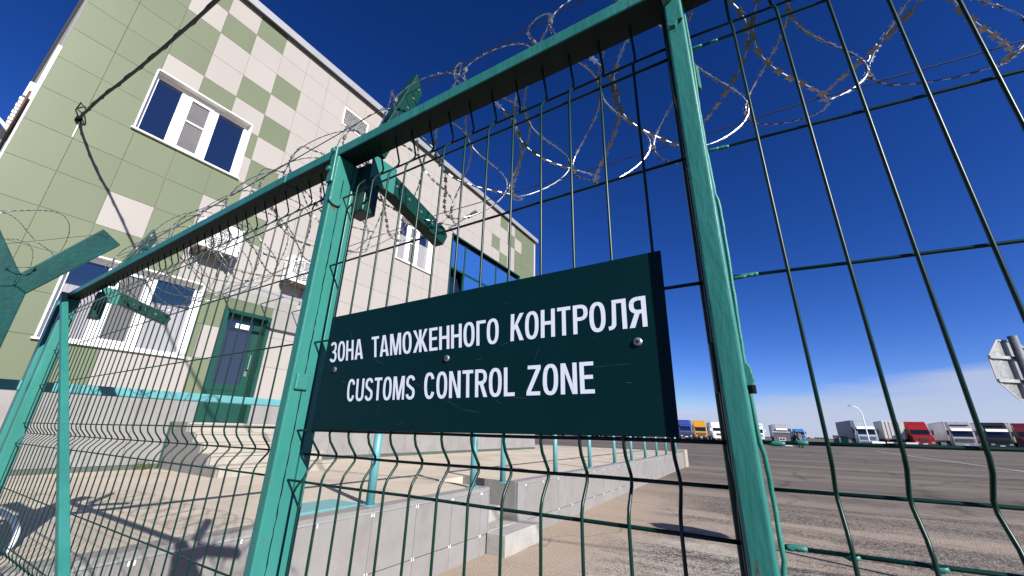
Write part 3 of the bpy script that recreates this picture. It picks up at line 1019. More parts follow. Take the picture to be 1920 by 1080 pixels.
# frame: top beam, posts
frame = thing('gateway', 'teal painted steel gateway of top beam and bolted uprights', 'gateway', (0.53, 0.45, -1.53))
DROOP = 0.016
def zd(y): return -DROOP*max(0.0, y-1.13)
MB().box(XB0, XB1, -1.3, 1.128, 0.687, 0.7165).build('top_beam', M['teal'], frame, bevel=0.003, segs=3)
M['under'] = mat('dark_painted_shade', (0.010, 0.040, 0.032), 0.55, spec=0.2, var=0.3, vscale=20)  # shade under the beam, put into the colour of a thin strip
MB().box(XB0+0.0025, XB1-0.002, -1.29, 1.126, 0.6862, 0.6869).build('underside_shade', M['under'], frame)
def upright(y0, y1, ztop, top_flange):
    u = MB().box(0.4985, 0.5515, y0, y1, gz(0.5)-0.05, 0.685).build('post', M['teal'], frame, bevel=0.0035, segs=3)
    fl = MB()
    fl.hexa([V(0.4925, y0+0.001, 0.60), V(0.4925, y1-0.001, 0.60), V(0.4983, y1-0.001, 0.60), V(0.4983, y0+0.001, 0.60)],
            [V(0.4925, y0+0.004, top_flange), V(0.4925, y1-0.004, top_flange), V(0.4983, y1-0.004, top_flange), V(0.4983, y0+0.004, top_flange)])
    fl.build('flange', M['teal'], u, bevel=0.002)
    return u
pl = upright(0.869, 0.8955, 0.685, 0.712)
bb = MB()
hexbolt(bb, V(0.4925, 0.882, 0.697), 0.0075, 0.008); bb.build('bolt', M['bolt'], pl, bevel=0.001)
bb = MB(); hexbolt(bb, V(0.4925, 0.8855, 0.640), 0.0075, 0.008); bb.build('bolt', M['bolt'], pl, bevel=0.001)
pr = upright(0.0112, 0.0368, 0.685, 0.86)
bb = MB(); hexbolt(bb, V(0.4925, 0.0275, 0.590), 0.008, 0.008, 0.1); bb.build('bolt', M['bolt'], pr, bevel=0.001)
bb = MB(); hexbolt(bb, V(0.4925, 0.030, 0.648), 0.008, 0.008, 0.5); bb.build('bolt', M['bolt'], pr, bevel=0.001)
# weld seams on the sides of the left upright, round weld plate with rust
def weldplate():
    y = 0.869
    b = MB()
    pts = [V(0.512+0.019*math.cos(k*math.pi/8)*(1 if k % 2 else 0.93), y-0.0005, 0.548+0.015*math.sin(k*math.pi/8)) for k in range(16)]
    b.prism(pts, (0, -0.007, 0))
    b.build('weld_plate', M['bolt'], pl, bevel=0.003)
    b = MB().box(0.506, 0.536, y-0.007, y-0.0005, 0.071, 0.106)
    b.build('weld_plate', M['bolt'], pl, bevel=0.004)
    b = MB()
    rnd = random.Random(3)
    pts = []
    z = 0.62
    while z > -1.4:
        pts.append(V(0.5265+rnd.uniform(-0.0008, 0.0008), y-0.0002, z)); z -= 0.012
    b.tube(pts, 0.0012, 5, radii=[rnd.uniform(0.0007, 0.0017) for _ in pts])
    b.build('weld_seam', M['black'], pl)
    r = MB()
    r.prism([V(0.503, y-0.0012, 0.534), V(0.519, y-0.0012, 0.533), V(0.520, y-0.0012, 0.530), V(0.5175, y-0.0012, 0.521), V(0.5165, y-0.0012, 0.527), V(0.513, y-0.0012, 0.5275), V(0.508, y-0.0012, 0.5305)], (0, 0.001, 0))
    r.build('rust_stain', mat('orange_rust', (0.30, 0.085, 0.025), 0.85, var=0.3, vscale=60), pl)
weldplate()
# hinge leaves on the right upright
def hinge():
    b = MB()
    b.prism([on(0, 0.513, *p) for p in ((1391, 682), (1395, 679), (1401, 680), (1407, 687), (1411, 699), (1415, 712), (1413, 722), (1404, 728), (1397, 734), (1392, 712))], (0.010, 0, 0))
    b.build('hinge_leaf', M['bolt'], pr, bevel=0.003)
    c = on(0, 0.512, 1409, 722)
    MB().tube([c+V(0, 0, 0.0), c+V(0.001, 0, -0.009)], 0.0040, 10).build('hinge_pin', M['black'], pr)
    z = 0.074
    MB().box(0.515, 0.545, 0.037, 0.044, z-0.028, z+0.030).build('hinge_leaf', M['bracket'], pr, bevel=0.003)
    b = MB().box(0.540, 0.550, 0.004, 0.0105, 0.500, 0.548)
    b.build('hinge_leaf', M['bolt'], pr, bevel=0.003)
    b = MB().box(0.52, 0.55, 0.037, 0.043, 0.48, 0.60)
    b.build('hinge_leaf', M['bracket'], pr, bevel=0.003)
hinge()
# wicket stile tucked behind the right upright
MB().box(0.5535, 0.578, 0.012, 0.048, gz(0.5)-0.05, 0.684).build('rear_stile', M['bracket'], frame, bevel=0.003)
MB().box(0.5535, 0.578, 0.868, 0.894, gz(0.5)-0.05, 0.684).build('rear_stile', M['teal'], frame, bevel=0.003)
# outer gate post with its cap, and the off-frame upright that carries the beam's end
gp = MB().box(0.492, 0.556, 3.425, 3.50, PZ-0.01, 0.665).build('gate_post', M['teal'], frame, bevel=0.004, segs=3)
MB().tube([V(0.52, 3.395, 0.51), V(0.52, 3.395, 0.655)], 0.020, 12).build('hinge_sleeve', M['black'], gp, smooth=True)
MB().tube([V(0.52, 3.395, 0.47), V(0.52, 3.395, 0.508)], 0.017, 10).build('hinge_knuckle', M['bolt'], gp, smooth=True)
MB().box(0.4985, 0.5515, -1.3, -1.27, gz(0.5)-0.05, 0.685).build('post', M['teal'], frame, bevel=0.0035)

# left leaf
leaf = thing('gate_leaf', 'wide gate leaf of folded green mesh with diagonal brace, left of the sign', 'gate', (0.53, 2.1, -1.4))
MB().hexa([V(XB0, 1.132, 0.687), V(XB1, 1.132, 0.687), V(XB1, 1.132, 0.7165), V(XB0, 1.132, 0.7165)],
          [V(XB0, 3.37, 0.687+zd(3.37)), V(XB1, 3.37, 0.687+zd(3.37)), V(XB1, 3.37, 0.7165+zd(3.37)), V(XB0, 3.37, 0.7165+zd(3.37))]).build('top_rail', M['teal'], leaf, bevel=0.003, segs=3)
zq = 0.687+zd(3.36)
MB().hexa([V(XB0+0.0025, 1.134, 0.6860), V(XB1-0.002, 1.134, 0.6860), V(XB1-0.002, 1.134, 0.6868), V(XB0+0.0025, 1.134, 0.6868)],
          [V(XB0+0.0025, 3.365, zq-0.0010), V(XB1-0.002, 3.365, zq-0.0010), V(XB1-0.002, 3.365, zq-0.0002), V(XB0+0.0025, 3.365, zq-0.0002)]).build('underside_shade', M['under'], leaf)  # same painted shade below the leaf's top rail
MB().box(0.5005, 0.5585, 3.305, 3.362, -1.42, 0.648).build('hinge_stile', M['teal'], leaf, bevel=0.004, segs=3)
MB().box(0.503, 0.5565, 0.93, 3.303, -1.43, -1.40).build('bottom_rail', M['teal'], leaf, bevel=0.003)
MB().box(0.531, 0.5515, 0.90, 0.928, -1.42, 0.684).build('lock_stile', M['teal'], leaf, bevel=0.003)
MB().bar(V(0.485, 3.315, 0.668), V(0.485, 0.97, -1.02), 0.026, 0.026, (1, 0, 0)).build('brace', M['teal'], leaf, bevel=0.003, segs=3)
MB().box(0.4745, 0.4995, 3.30, 3.345, 0.630, 0.675).build('brace_gusset', M['bolt'], leaf, bevel=0.004)
KL = 0.009
def tf_left(x, y, z): return V(S+x, y, z - KL*(y-1.0) - (0.004 if z > 0.3 else 0))
ysl = [0.936+0.0607*k for k in range(40)]
ysl = [y for y in ysl if y < 3.30]
panel(leaf, ysl, 0.928, 3.304, tf_left, rv=0.0021, rh=0.0021)

# wicket panel behind the sign
wick = thing('mesh_panel', 'folded green mesh panel that carries the customs sign', 'fence panel', (0.53, 0.45, -1.4), 'green welded mesh panels')
def tf_mid(x, y, z): return V(S+x, y, z + 0.006*(0.45-y)*(1 if z > -0.2 else 1.5))
ysm = [0.040, 0.099, 0.158, 0.217, 0.275, 0.336, 0.395, 0.456, 0.516, 0.576, 0.634, 0.691, 0.749, 0.808]
panel(wick, ysm, 0.030, 0.868, tf_mid, rv=0.0023, rh=0.0024)
# right-hand panel, hung a few degrees askew
right = thing('mesh_panel', 'folded green mesh panel right of the tall bolted post, against open sky', 'fence panel', (0.54, -0.55, -1.4), 'green welded mesh panels')
def tf_right(x, y, z):
    return V(S+x-0.075*(y-0.009), y, z + 0.004)
ysr = [0.0045] + [-0.051-0.0562*k for k in range(21)]
panel(right, ysr[1:], 0.0085, -1.26, tf_right, rv=0.0021, rh=0.0021)
def end_wire():
    rnd = random.Random(6)
    pts = []
    z = 0.69
    while z > -1.4:
        fold = 0.010*max(0, 1-abs(z+0.0583)/0.05)
        yy = 0.0090 + 0.0012*math.sin(z*19)+rnd.uniform(-0.0003, 0.0003) + (0.0022 if z > 0.30 else 0) - (0.0022 if -0.12 < z < -0.01 else 0)
        pts.append(V(S+fold-0.001, yy, z)); z -= 0.012
    MB().tube(pts, 0.0026, 8, radii=[0.0023*rnd.uniform(0.93, 1.14) for _ in pts]).build('end_wire', M['bolt'], right, smooth=True)
end_wire()
# dribbles of thick teal paint where the brush caught the mesh by the post
def blobs():
    b = MB()
    rnd = random.Random(4)
    for z in (0.5724, 0.183, -0.0095, -0.107, 0.376):
        for k in range(3):
            y = 0.004-rnd.uniform(0.0, 0.035)*(k+1)/3
            p = tf_right(0.0053, y, z+rnd.uniform(-0.0012, 0.0008))
            r = rnd.uniform(0.0028, 0.0033)
            l = rnd.uniform(0.004, 0.010)
            b.tube([p+V(0, l, 0), p+V(0, l*0.5, 0), p, p+V(0, -l*0.5, 0), p+V(0, -l, 0)], r, 7, radii=[0.0021, r*0.90, r*.95, r*0.85, 0.0021])
    for y, z in ((-0.110, -0.107), (-0.166, -0.107), (-0.05, -0.107)):
        p = tf_right(0.0053, y, z-0.001)
        b.tube([p+V(0, 0.006, 0), p+V(0, 0.002, -0.0015), p+V(0, -0.002, -0.0015), p+V(0, -0.006, 0)], 0.004, 7, radii=[0.0021, 0.0030, 0.0031, 0.0021])
    stuff(b.build('paint_drip', M['bolt'], right, smooth=True))
blobs()

# sign
XS = 0.5243
sg = thing('warning_sign', 'dark green customs control zone sign with white bilingual lettering', 'sign', (XS, 0.45, 0.1))
tl, tr_, br, bl = [on(0, XS, *p) for p in ((624, 595), (1238, 469), (1274, 820), (583, 806))]
MB().hexa([bl, br, tr_, tl], [p+V(0.0028, 0, 0) for p in (bl, br, tr_, tl)]).build('sign_board', M['sign'], sg, bevel=0.0008)
def glyph(ch):
    """condensed grotesque capitals, one unit high: list of polygons (each a ring of (x, y)) and the width"""
    sx, by = 0.140, 0.126          # stem width, bar height
    P_ = []
    def rect(x0, x1, y0, y1): P_.append([(x0, y0), (x1, y0), (x1, y1), (x0, y1)])
    def stroke(pts):
        n = len(pts); L, Rr = [], []
        for i, (x, y) in enumerate(pts):
            a = pts[max(i-1, 0)]; c = pts[min(i+1, n-1)]
            tx, ty = c[0]-a[0], c[1]-a[1]; l = math.hypot(tx, ty)
            nx, ny = -ty/l, tx/l
            L.append((x+nx*sx/2, y+ny*by/2)); Rr.append((x-nx*sx/2, y-ny*by/2))
        for i in range(n-1): P_.append([Rr[i], Rr[i+1], L[i+1], L[i]])
    def arc(cx, cy, rx, ry, a0, a1, n=20, p=2.5):
        out = []
        for i in range(n+1):
            a = R(a0+(a1-a0)*i/n); c, d = math.cos(a), math.sin(a)
            out.append((cx+rx*math.copysign(abs(c)**(2/p), c), cy+ry*math.copysign(abs(d)**(2/p), d)))
        return out
    W_ = 0.52; m, k = sx/2, by/2
    if ch in 'ОO': stroke(arc(W_/2, .5, W_/2-m, .5-k+.012, 0, 360, 44))
    elif ch == 'C': stroke(arc(W_/2, .5, W_/2-m, .5-k+.012, 28, 332, 40))
    elif ch == 'Н': rect(0, sx, 0, 1); rect(W_-sx, W_, 0, 1); rect(sx, W_-sx, .5-k+.01, .5+k+.01)
    elif ch in 'ТT': W_ = 0.47; rect(0, W_, 1-by, 1); rect(W_/2-m, W_/2+m, 0, 1-by)
    elif ch == 'А':
        W_ = 0.56; d = .165
        P_.append([(0, 0), (d*.95, 0), (W_/2+.0, .86), (W_/2+.0, 1), (W_/2-.092, 1)]); P_.append([(W_, 0), (W_/2+.092, 1), (W_/2, 1), (W_/2, .86), (W_-d*.95, 0)])
        rect(.150, W_-.150, .20, .20+by*.92)
    elif ch in 'МM':
        W_ = 0.66; rect(0, sx*.9, 0, 1); rect(W_-sx*.9, W_, 0, 1)
        P_.append([(sx*.9, 1), (sx*.9, .62), (W_/2-.068, 0), (W_/2, 0), (W_/2, .28), (sx*.9+.06, 1)]); P_.append([(W_-sx*.9, 1), (W_-sx*.9-.06, 1), (W_/2, .28), (W_/2, 0), (W_/2+.068, 0), (W_-sx*.9, .62)])
    elif ch == 'Ж':
        W_ = 0.80; c = W_/2; rect(c-m, c+m, 0, 1)
        for s_ in (-1, 1):
            P_.append([(c+s_*m, .40), (c+s_*(m+.02), .62), (c+s_*(c-.16), 1), (c+s_*(c-.005), 1), (c+s_*(m+.06), .50)])
            P_.append([(c+s_*m, .58), (c+s_*(m+.075), .56), (c+s_*c, 0), (c+s_*(c-.165), 0), (c+s_*m, .40)])
    elif ch in 'ЕE': W_ = 0.44; rect(0, sx, 0, 1); rect(sx, W_, 0, by); rect(sx, W_, 1-by, 1); rect(sx, W_-.03, .5-k+.015, .5+k+.015)
    elif ch == 'Г': W_ = 0.42; rect(0, sx, 0, 1); rect(sx, W_, 1-by, 1)
    elif ch == 'L': W_ = 0.42; rect(0, sx, 0, 1); rect(sx, W_, 0, by)
    elif ch == 'К':
        W_ = 0.53; rect(0, sx, 0, 1)
        P_.append([(sx, .36), (sx, .56), (W_-.175, 1), (W_-.01, 1), (sx+.10, .52)]); P_.append([(sx+.035, .50), (sx+.115, .64), (W_, 0), (W_-.165, 0)])
    elif ch in 'РR':
        W_ = 0.50; rect(0, sx, 0, 1)
        stroke([(sx, 1-k)] + arc(W_*.44, .72, W_*.56-m, .28-k, 90, -90, 18) + [(sx, .44+k)])
        if ch == 'R': P_.append([(.20, .45), (.345, .47), (W_+.02, 0), (W_-.14, 0)])
    elif ch == 'Я':
        W_ = 0.50; rect(W_-sx, W_, 0, 1)
        stroke([(W_-sx, 1-k)] + arc(W_*.56, .72, W_*.56-m, .28-k, 90, 270, 18) + [(W_-sx, .44+k)])
        P_.append([(.155, .47), (.30, .45), (.14, 0), (-.02, 0)])
    elif ch == 'Л':
        W_ = 0.56; rect(W_-sx, W_, 0, 1); rect(.125, W_-sx, 1-by, 1)
        P_.append([(.125, 1-by), (.125+sx*.92, 1-by), (.125+sx*.80, .24), (.125-.02, .24)])
        stroke([(.125+sx*.40-.012, .24), (.165, .16), (.130, .10), (.075, .072), (0, .065)])
    elif ch == 'З':
        W_ = 0.47
        stroke(arc(W_*.46, .745, W_*.54-m-.02, .255-k+.01, 158, -80, 22)); stroke(arc(W_*.46, .275, W_*.54-m, .275-k+.01, 82, -158, 24)); rect(.15, .27, .50-k*.8, .50+k*.9)
    elif ch == 'U': stroke([(m, 1), (m, .5)] + arc(W_/2, .30, W_/2-m, .30-k+.01, 180, 360, 20) + [(W_-m, .5), (W_-m, 1)])
    elif ch == 'S':
        W_ = 0.50
        stroke(arc(W_/2, .735, W_/2-m-.005, .265-k+.01, 12, 215, 20, 2.3) + [(W_*.5, .505)] + list(reversed(arc(W_/2, .268, W_/2-m, .268-k+.01, -168, 35, 20, 2.3))))
    elif ch == 'N': W_ = 0.53; rect(0, sx, 0, 1); rect(W_-sx, W_, 0, 1); P_.append([(sx, 1), (sx, .70), (W_-sx-.02, 0), (W_-sx, 0), (W_-sx, .30), (sx+.02, 1)])
    elif ch == 'Z': W_ = 0.48; rect(0.01, W_, 1-by, 1); rect(0, W_, 0, by); P_.append([(0, by), (.155, by), (W_, 1-by), (W_-.165, 1-by)])
    return P_, W_
def word(txt, quad_px):
    polys = []; x = 0.0
    for i, ch in enumerate(txt):
        ps, w = glyph(ch)
        gap_ = 0.085
        if i and (txt[i-1] + ch) in ('ГО', 'ТА', 'КО', 'РО'): gap_ = 0.05
        if i: x += gap_
        polys += [[(px+x, py) for px, py in p] for p in ps]
        x += w
    tl_, tr2, br2, bl2 = [on(0, XS-0.0005, *p) for p in quad_px]
    b = MB()
    for i, p in enumerate(polys):
        q = [(bl2.lerp(br2, a/x)).lerp(tl_.lerp(tr2, a/x), c) - V(0.00002*(i % 7), 0, 0) for a, c in p]
        k = len(b.v); b.v += q; b.f.append(tuple(range(k, k+len(q))))
    return b.build('lettering', M['letter'], sg, fix=False)
word('ЗОНА', [(621, 642.5), (680.5, 635), (680.5, 672.5), (618.5, 679.5)])
word('ТАМОЖЕННОГО', [(697, 632), (935, 596), (935, 643.5), (697, 670.5)])
word('КОНТРОЛЯ', [(958, 589.6), (1209.8, 554.2), (1214.6, 611.9), (957, 640)])
word('CUSTOMS', [(653, 711.5), (779, 703.5), (777, 748.5), (649.5, 752.5)])
word('CONTROL', [(796, 699.5), (965, 688), (965, 742.5), (795, 748)])
word('ZONE', [(989, 685.8), (1112, 677.5), (1115.6, 737.5), (987, 741.7)])
for px in ((628, 693), (838, 672), (1196, 641)):
    p = on(0, XS-0.0005, *px)
    r = 0.0058
    s_ = MB()
    prof = [(0.0, r), (0.0010, r), (0.0022, r*0.78), (0.0026, r*0.35)]
    s_.tube([V(p.x-a, p.y, p.z) for a, _ in prof], r, 16, radii=[q for _, q in prof])
    so = s_.build('screw', M['screw'], sg, smooth=False)
    k = MB()
    a0 = random.uniform(0, 1.5)
    for a in (a0, a0+math.pi/2):
        d = V(0, math.cos(a), math.sin(a))*0.0030
        n = V(0, -math.sin(a), math.cos(a))*0.0006
        o_ = V(p.x-0.0030 - (0.0001 if a == a0 else 0), p.y, p.z)
        k.hexa([o_-d-n, o_+d-n, o_+d+n, o_-d+n], [q+V(0.0004, 0, 0) for q in (o_-d-n, o_+d-n, o_+d+n, o_-d+n)])
    k.build('cross_slot', M['black'], so)
def scratches():
    b = MB()
    rnd = random.Random(21)
    lines = [[(776, 716), (795, 728)], [(832, 748), (868, 768)], [(868, 768), (902, 774)], [(1113, 689), (1145, 685)], [(1145, 685), (1184, 682)],
             [(1002, 676), (1012, 648)], [(707, 778), (712, 755)], [(640, 713), (649, 719)], [(745, 798), (752, 792)], [(752, 792), (757, 793)],
             [(1172, 717), (1187, 718)], [(658, 620), (659.5, 640)], [(940, 646), (955, 643)], [(700, 674), (720, 683)], [(925, 748), (945, 760)],
             [(963, 745), (990, 747)], [(945, 570), (956, 567)], [(893, 674), (904, 673)]]
    for _ in range(38):
        x, y = rnd.uniform(640, 1180), rnd.uniform(600, 800)
        lines.append([(x, y), (x+rnd.uniform(-1.6, 1.6), y+rnd.uniform(-1.2, 1.2))])
    for l in lines:
        a, c = [on(0, XS-0.0004, *p) for p in l]
        if max(abs(a.y-c.y), abs(a.z-c.z)) < 1e-5: continue
        d = (c-a).normalized(); n = V(1, 0, 0).cross(d)*rnd.uniform(0.00022, 0.0005)
        b.add([a-n*0.3, a+n*0.3, (a+c)/2+n, c+n*0.2, c-n*0.2, (a+c)/2-n], [(0, 1, 2, 5), (5, 2, 3, 4)])
    stuff(b.build('scratch', M['scratch'], sg, fix=False))
scratches()

# ------------------------------------------------------------------ razor wire on its tilted V brackets
def vbracket(y, dz, label):
    t = thing('razor_bracket', label, 'bracket', (0.585, y, 0.70+dz), 'dark green V brackets under the razor wire')
    J = V(0.575, y, 0.725+dz)
    ea, eb = R(72.5), R(-16)
    def arm(org, ang, l, name, flip):
        d = V(math.cos(ang), 0, math.sin(ang)); n = V(-math.sin(ang), 0, math.cos(ang))*flip
        w = 0.060
        p = [org, org+d*l, org+d*(l-0.05)+n*w*0.85, org+n*w*0.85] if name == 'a' else [org, org+d*(l-0.02), org+d*l+n*w*0.3, org+d*(l-0.005)+n*w, org+n*w]
        b = MB().prism([q+V(0, -0.02, 0) for q in p], (0, 0.04, 0))
        o = b.build('arm', M['bracket'], t, bevel=0.0025)
        h = MB()
        k = 0.07
        while k < l-0.03:
            c = org+d*k+n*(w*0.5)
            h.tube([c+V(0, -0.0205, 0), c+V(0, -0.0225, 0)], 0.0042, 8)
            k += 0.055
        h.build('rivet', M['galv'] if flip < 0 else M['cable'], o)
        return o
    arm(J+V(-0.012, 0, 0.02), ea, 0.40, 'a', -1)
    arm(J+V(0.03, 0, -0.01), eb, 0.315, 'b', -1)
    MB().box(0.5625, 0.606, y-0.022, y+0.038, 0.535+dz, 0.684+dz).build('stub', M['bracket'], t, bevel=0.003)
    MB().box(0.566, 0.650, y-0.030, y-0.0235, 0.628+dz, 0.712+dz).build('gusset', M['bolt'], t, bevel=0.002)
    return t
vbracket(0.842, 0.0, 'dark green tilted V bracket behind the beam at the left end of the sign')
vbracket(3.02, -0.027, 'dark green tilted V bracket near the far left end of the gate beam')

def blade(b, p, t, n, w, s):
    """one barbed blade crimped round the core wire"""
    def q(a, c): return p + t*(a*s) + n*(c*s) + w*(0.0012 if abs(c) > 4e-3 else 0.0016)
    pts = [q(0.0110, 0.0080), q(0, 0.0048), q(-0.0110, 0.0080), q(-0.0092, 0), q(-0.0110, -0.0080), q(0, -0.0048), q(0.0110, -0.0080), q(0.0092, 0)]
    k = len(b.v)
    b.v += [p + w*0.0017] + pts
    for i in range(8):
        b.f.append((k, k+1+i, k+1+(i+1) % 8))
def coil(label, cx, cz, r, y0, y1, pitch, zfun, seed, gap=0.029, ax=None):
    rnd = random.Random(seed)
    t = thing('razor_wire_coil', label, 'razor wire', (cx, (y0+y1)/2, cz))
    n = int(abs(y1-y0)/pitch)
    for k in range(n+1):
        yk = y0 + (y1-y0)*k/n
        sgn = 1 if k % 2 else -1
        rr = r*rnd.uniform(0.95, 1.05)
        ex, ez = rnd.uniform(-0.012, 0.012), rnd.uniform(-0.014, 0.010)
        tw = rnd.uniform(-0.03, 0.03); tw2 = rnd.uniform(-0.03, 0.03)
        ph = R(-70)
        seg = 64
        pts = []
        for i in range(seg):
            th = 2*math.pi*i/seg
            rad = rr*(1+0.03*math.sin(2*th+k))
            y = yk + sgn*pitch*0.52*math.cos(3*(th-ph)) + tw*math.cos(th)*rr + tw2*math.sin(th)*rr
            pts.append(V(cx+ex+rad*math.cos(th), y, cz+ez+rad*math.sin(th)+zfun(yk)))
        b = MB().tube(pts, 0.0015, 5, closed=True)
        L = [0]
        for i in range(seg): L.append(L[-1]+(pts[(i+1) % seg]-pts[i]).length)
        s_ = rnd.uniform(0, gap)
        while s_ < L[-1]-0.01:
            i = max(j for j in range(seg) if L[j] <= s_)
            u = (s_-L[i])/(L[i+1]-L[i])
            p = pts[i].lerp(pts[(i+1) % seg], u)
            tg = (pts[(i+1) % seg]-pts[i]).normalized()
            ctr = V(cx+ex, p.y, cz+ez+zfun(yk))
            out = (p-ctr); out = (out - tg*out.dot(tg)).normalized()
            nn = tg.cross(out)
            a = rnd.uniform(-0.35, 0.35)
            w = out*math.cos(a)+nn*math.sin(a)
            blade(b, p, tg, tg.cross(w), w, 0.80)
            s_ += gap
        lp = b.build('wire_loop', M['razor'], t, fix=False)
        if k < n:
            for j in range(3):
                th = ph + (2*math.pi*j/3 if sgn > 0 else math.pi/3+2*math.pi*j/3)
                i = int((th % (2*math.pi))/(2*math.pi)*seg) % seg
                p = pts[i]; tg = (pts[(i+1) % seg]-pts[i-1]).normalized()
                MB().bar(p-tg*0.008, p+tg*0.008, 0.008, 0.008, V(0, 1, 0)).build('clip', M['clip'], lp)
    return t
def droop(y): return -0.010*max(0, y-1.0)
coil('spiral of galvanised razor wire along the top of the gate and fence', 0.800, 0.855, 0.218, -1.15, 3.22, 0.122, droop, 11)
def strand(label, pts, grp='tension wires through the razor coil'):
    dense = []
    for a, c in zip(pts[:-1], pts[1:]):
        n = 14
        for k in range(n):
            u = k/n
            p = Vector(a).lerp(Vector(c), u); p.z -= 0.012*4*u*(1-u)*0.5
            dense.append(p)
    dense.append(Vector(pts[-1]))
    b = MB().tube(dense, 0.0014, 6)
    o = b.build('tension_wire', M['strand'], at=pts[0], smooth=True)
    tag(o, label, 'wire', grp)
strand('straight tension wire along the lower outer side of the razor coil', [V(0.868, -1.3, 0.62), V(0.872, -0.2, 0.668), V(0.876, 0.842, 0.690), V(0.876, 3.02, 0.645), V(0.876, 3.3, 0.64)])
strand('straight tension wire at the crest of the razor coil', [V(0.672, -1.3, 1.02), V(0.672, 0.842, 1.038), V(0.672, 3.02, 1.0), V(0.672, 3.3, 0.995)])
strand('straight tension wire just below the crest of the razor coil', [V(0.648, -1.3, 0.99), V(0.648, 0.842, 1.000), V(0.648, 3.02, 0.955), V(0.648, 3.3, 0.95)])

# the single Y post at the left edge with its own coil
def ypost():
    Y = 3.05
    k_ = 3.05/2.5
    t = thing('razor_post', 'dark teal Y-shaped post with two arms at the left edge', 'post', (0.268, Y, gz(0)))
    w2 = 0.036
    def slab(poly, name, bev=0.004):
        b = MB().prism([V(x*k_, Y-w2, z*k_ if z > -1 else z) for x, z in poly], (0, 2*w2, 0))
        return b.build(name, M['ypost'], t, bevel=bev)
    slab([(0.178, gz(0)), (0.262, gz(0)), (0.262, 0.468), (0.236, 0.487), (0.204, 0.487), (0.178, 0.468)], 'stem')
    slab([(0.2635, 0.470), (0.470, 0.775), (0.395, 0.825), (0.226, 0.545), (0.2265, 0.492)], 'arm')
    slab([(0.1765, 0.470), (-0.030, 0.775), (0.045, 0.825), (0.2235, 0.545), (0.2235, 0.492)], 'arm')
    rnd = random.Random(8)
    b = MB()
    for a, c in (((0.2635, 0.470), (0.2265, 0.492)), ((0.1765, 0.470), (0.2235, 0.492)), ((0.225, 0.494), (0.225, 0.543))):
        pts = [V((a[0]+(c[0]-a[0])*k/10)*k_, Y-w2-0.001, (a[1]+(c[1]-a[1])*k/10)*k_) for k in range(11)]
        b.tube(pts, 0.003, 6, radii=[rnd.uniform(0.002, 0.0045) for _ in pts])
    b.build('weld_bead', M['ypost'], t)
    MB().tube([V(0.188*k_, Y-w2-0.003, 0.345*k_), V(0.188*k_, Y-w2+0.002, 0.345*k_)], 0.007, 12).build('rivet', M['galv'], t)
ypost()
coil('smaller tangle of razor wire resting in the arms of the left Y post', 0.20, 0.84, 0.17, 3.1, 4.0, 0.25, lambda y: 0.0, 23, gap=0.036)
strand('rusty tension wire tied to the right arm of the left Y post', [V(0.50, 2.98, 0.985), V(0.40, 3.10, 0.94), V(0.06, 3.4, 0.80)], 'tension wires of the Y post')

# ------------------------------------------------------------------ road sign seen from behind, right edge
def roadsign():
    c = V(6.57, -2.43, 0.755)
    t = thing('road_sign', 'octagonal road sign seen from its bare galvanised back, at right edge', 'road sign', (c.x, c.y, gz(4.5)))
    view = V(c.x, c.y, 0).normalized()
    ang = R(39)
    f = V(math.cos(ang), math.sin(ang), 0)            # the way the face looks (away from us)
    u = V(-f.y, f.x, 0)
    r = 0.345
    pts = [c + u*(r*math.cos(R(22.5+45*k))) + V(0, 0, r*math.sin(R(22.5+45*k))) for k in range(8)]
    MB().prism(pts, f*0.003).build('sign_plate', M['galv'], t)
    rim = MB()
    for k in range(8):
        rim.bar(pts[k]-f*0.008, pts[(k+1) % 8]-f*0.008, 0.004, 0.018, f)
    rim.build('rim', M['flash'], t)
    for z in (0.125, -0.128):
        h = 0.325
        MB().bar(c-f*0.014+V(0, 0, z)+u*h, c-f*0.014+V(0, 0, z)-u*h, 0.026, 0.034, f).build('stiffening_rail', M['flash'], t)
    MB().tube([c-f*0.066+V(0, 0, gz(6.5)-c.z), c-f*0.066+V(0, 0, 0.36)], 0.038, 14).build('pole', M['galv'], t, smooth=True)
roadsign()

# ------------------------------------------------------------------ trucks
def paint(name, c): return mat(name, c, 0.42, var=0.16, vscale=1.4, coat=0.1)
PC = {'blue': paint('blue_cab_paint', (0.018, 0.05, 0.33)), 'yellow': paint('yellow_cab_paint', (0.72, 0.34, 0.015)), 'white': paint('white_cab_paint', (0.66, 0.67, 0.68)),
      'red': paint('red_cab_paint', (0.42, 0.012, 0.014)), 'black': paint('black_cab_paint', (0.014, 0.016, 0.02)), 'silver': paint('silver_cab_paint', (0.50, 0.52, 0.55)),
      'maroon': paint('maroon_cab_paint', (0.16, 0.008, 0.02)), 'sky': paint('sky_blue_cab_paint', (0.04, 0.22, 0.62)), 'ice': paint('pale_blue_cab_paint', (0.50, 0.62, 0.72))}
M['trailer'] = mat('white_trailer_side', (0.60, 0.59, 0.57), 0.5, var=0.12, vscale=0.6)
M['trailer_grey'] = mat('grey_curtain_trailer', (0.42, 0.42, 0.43), 0.6, var=0.12, vscale=0.5)
M['tyre'] = mat('tyre_rubber', (0.014, 0.014, 0.015), 0.85)
M['hub'] = mat('steel_wheel_hub', (0.35, 0.36, 0.38), 0.4, metal=0.6)
M['lamp'] = mat('clear_headlamp', (0.7, 0.72, 0.75), 0.1, coat=0.8)
M['trim'] = mat('black_truck_trim', (0.018, 0.018, 0.02), 0.5)
M['amber'] = mat('amber_lens', (0.7, 0.22, 0.02), 0.3)
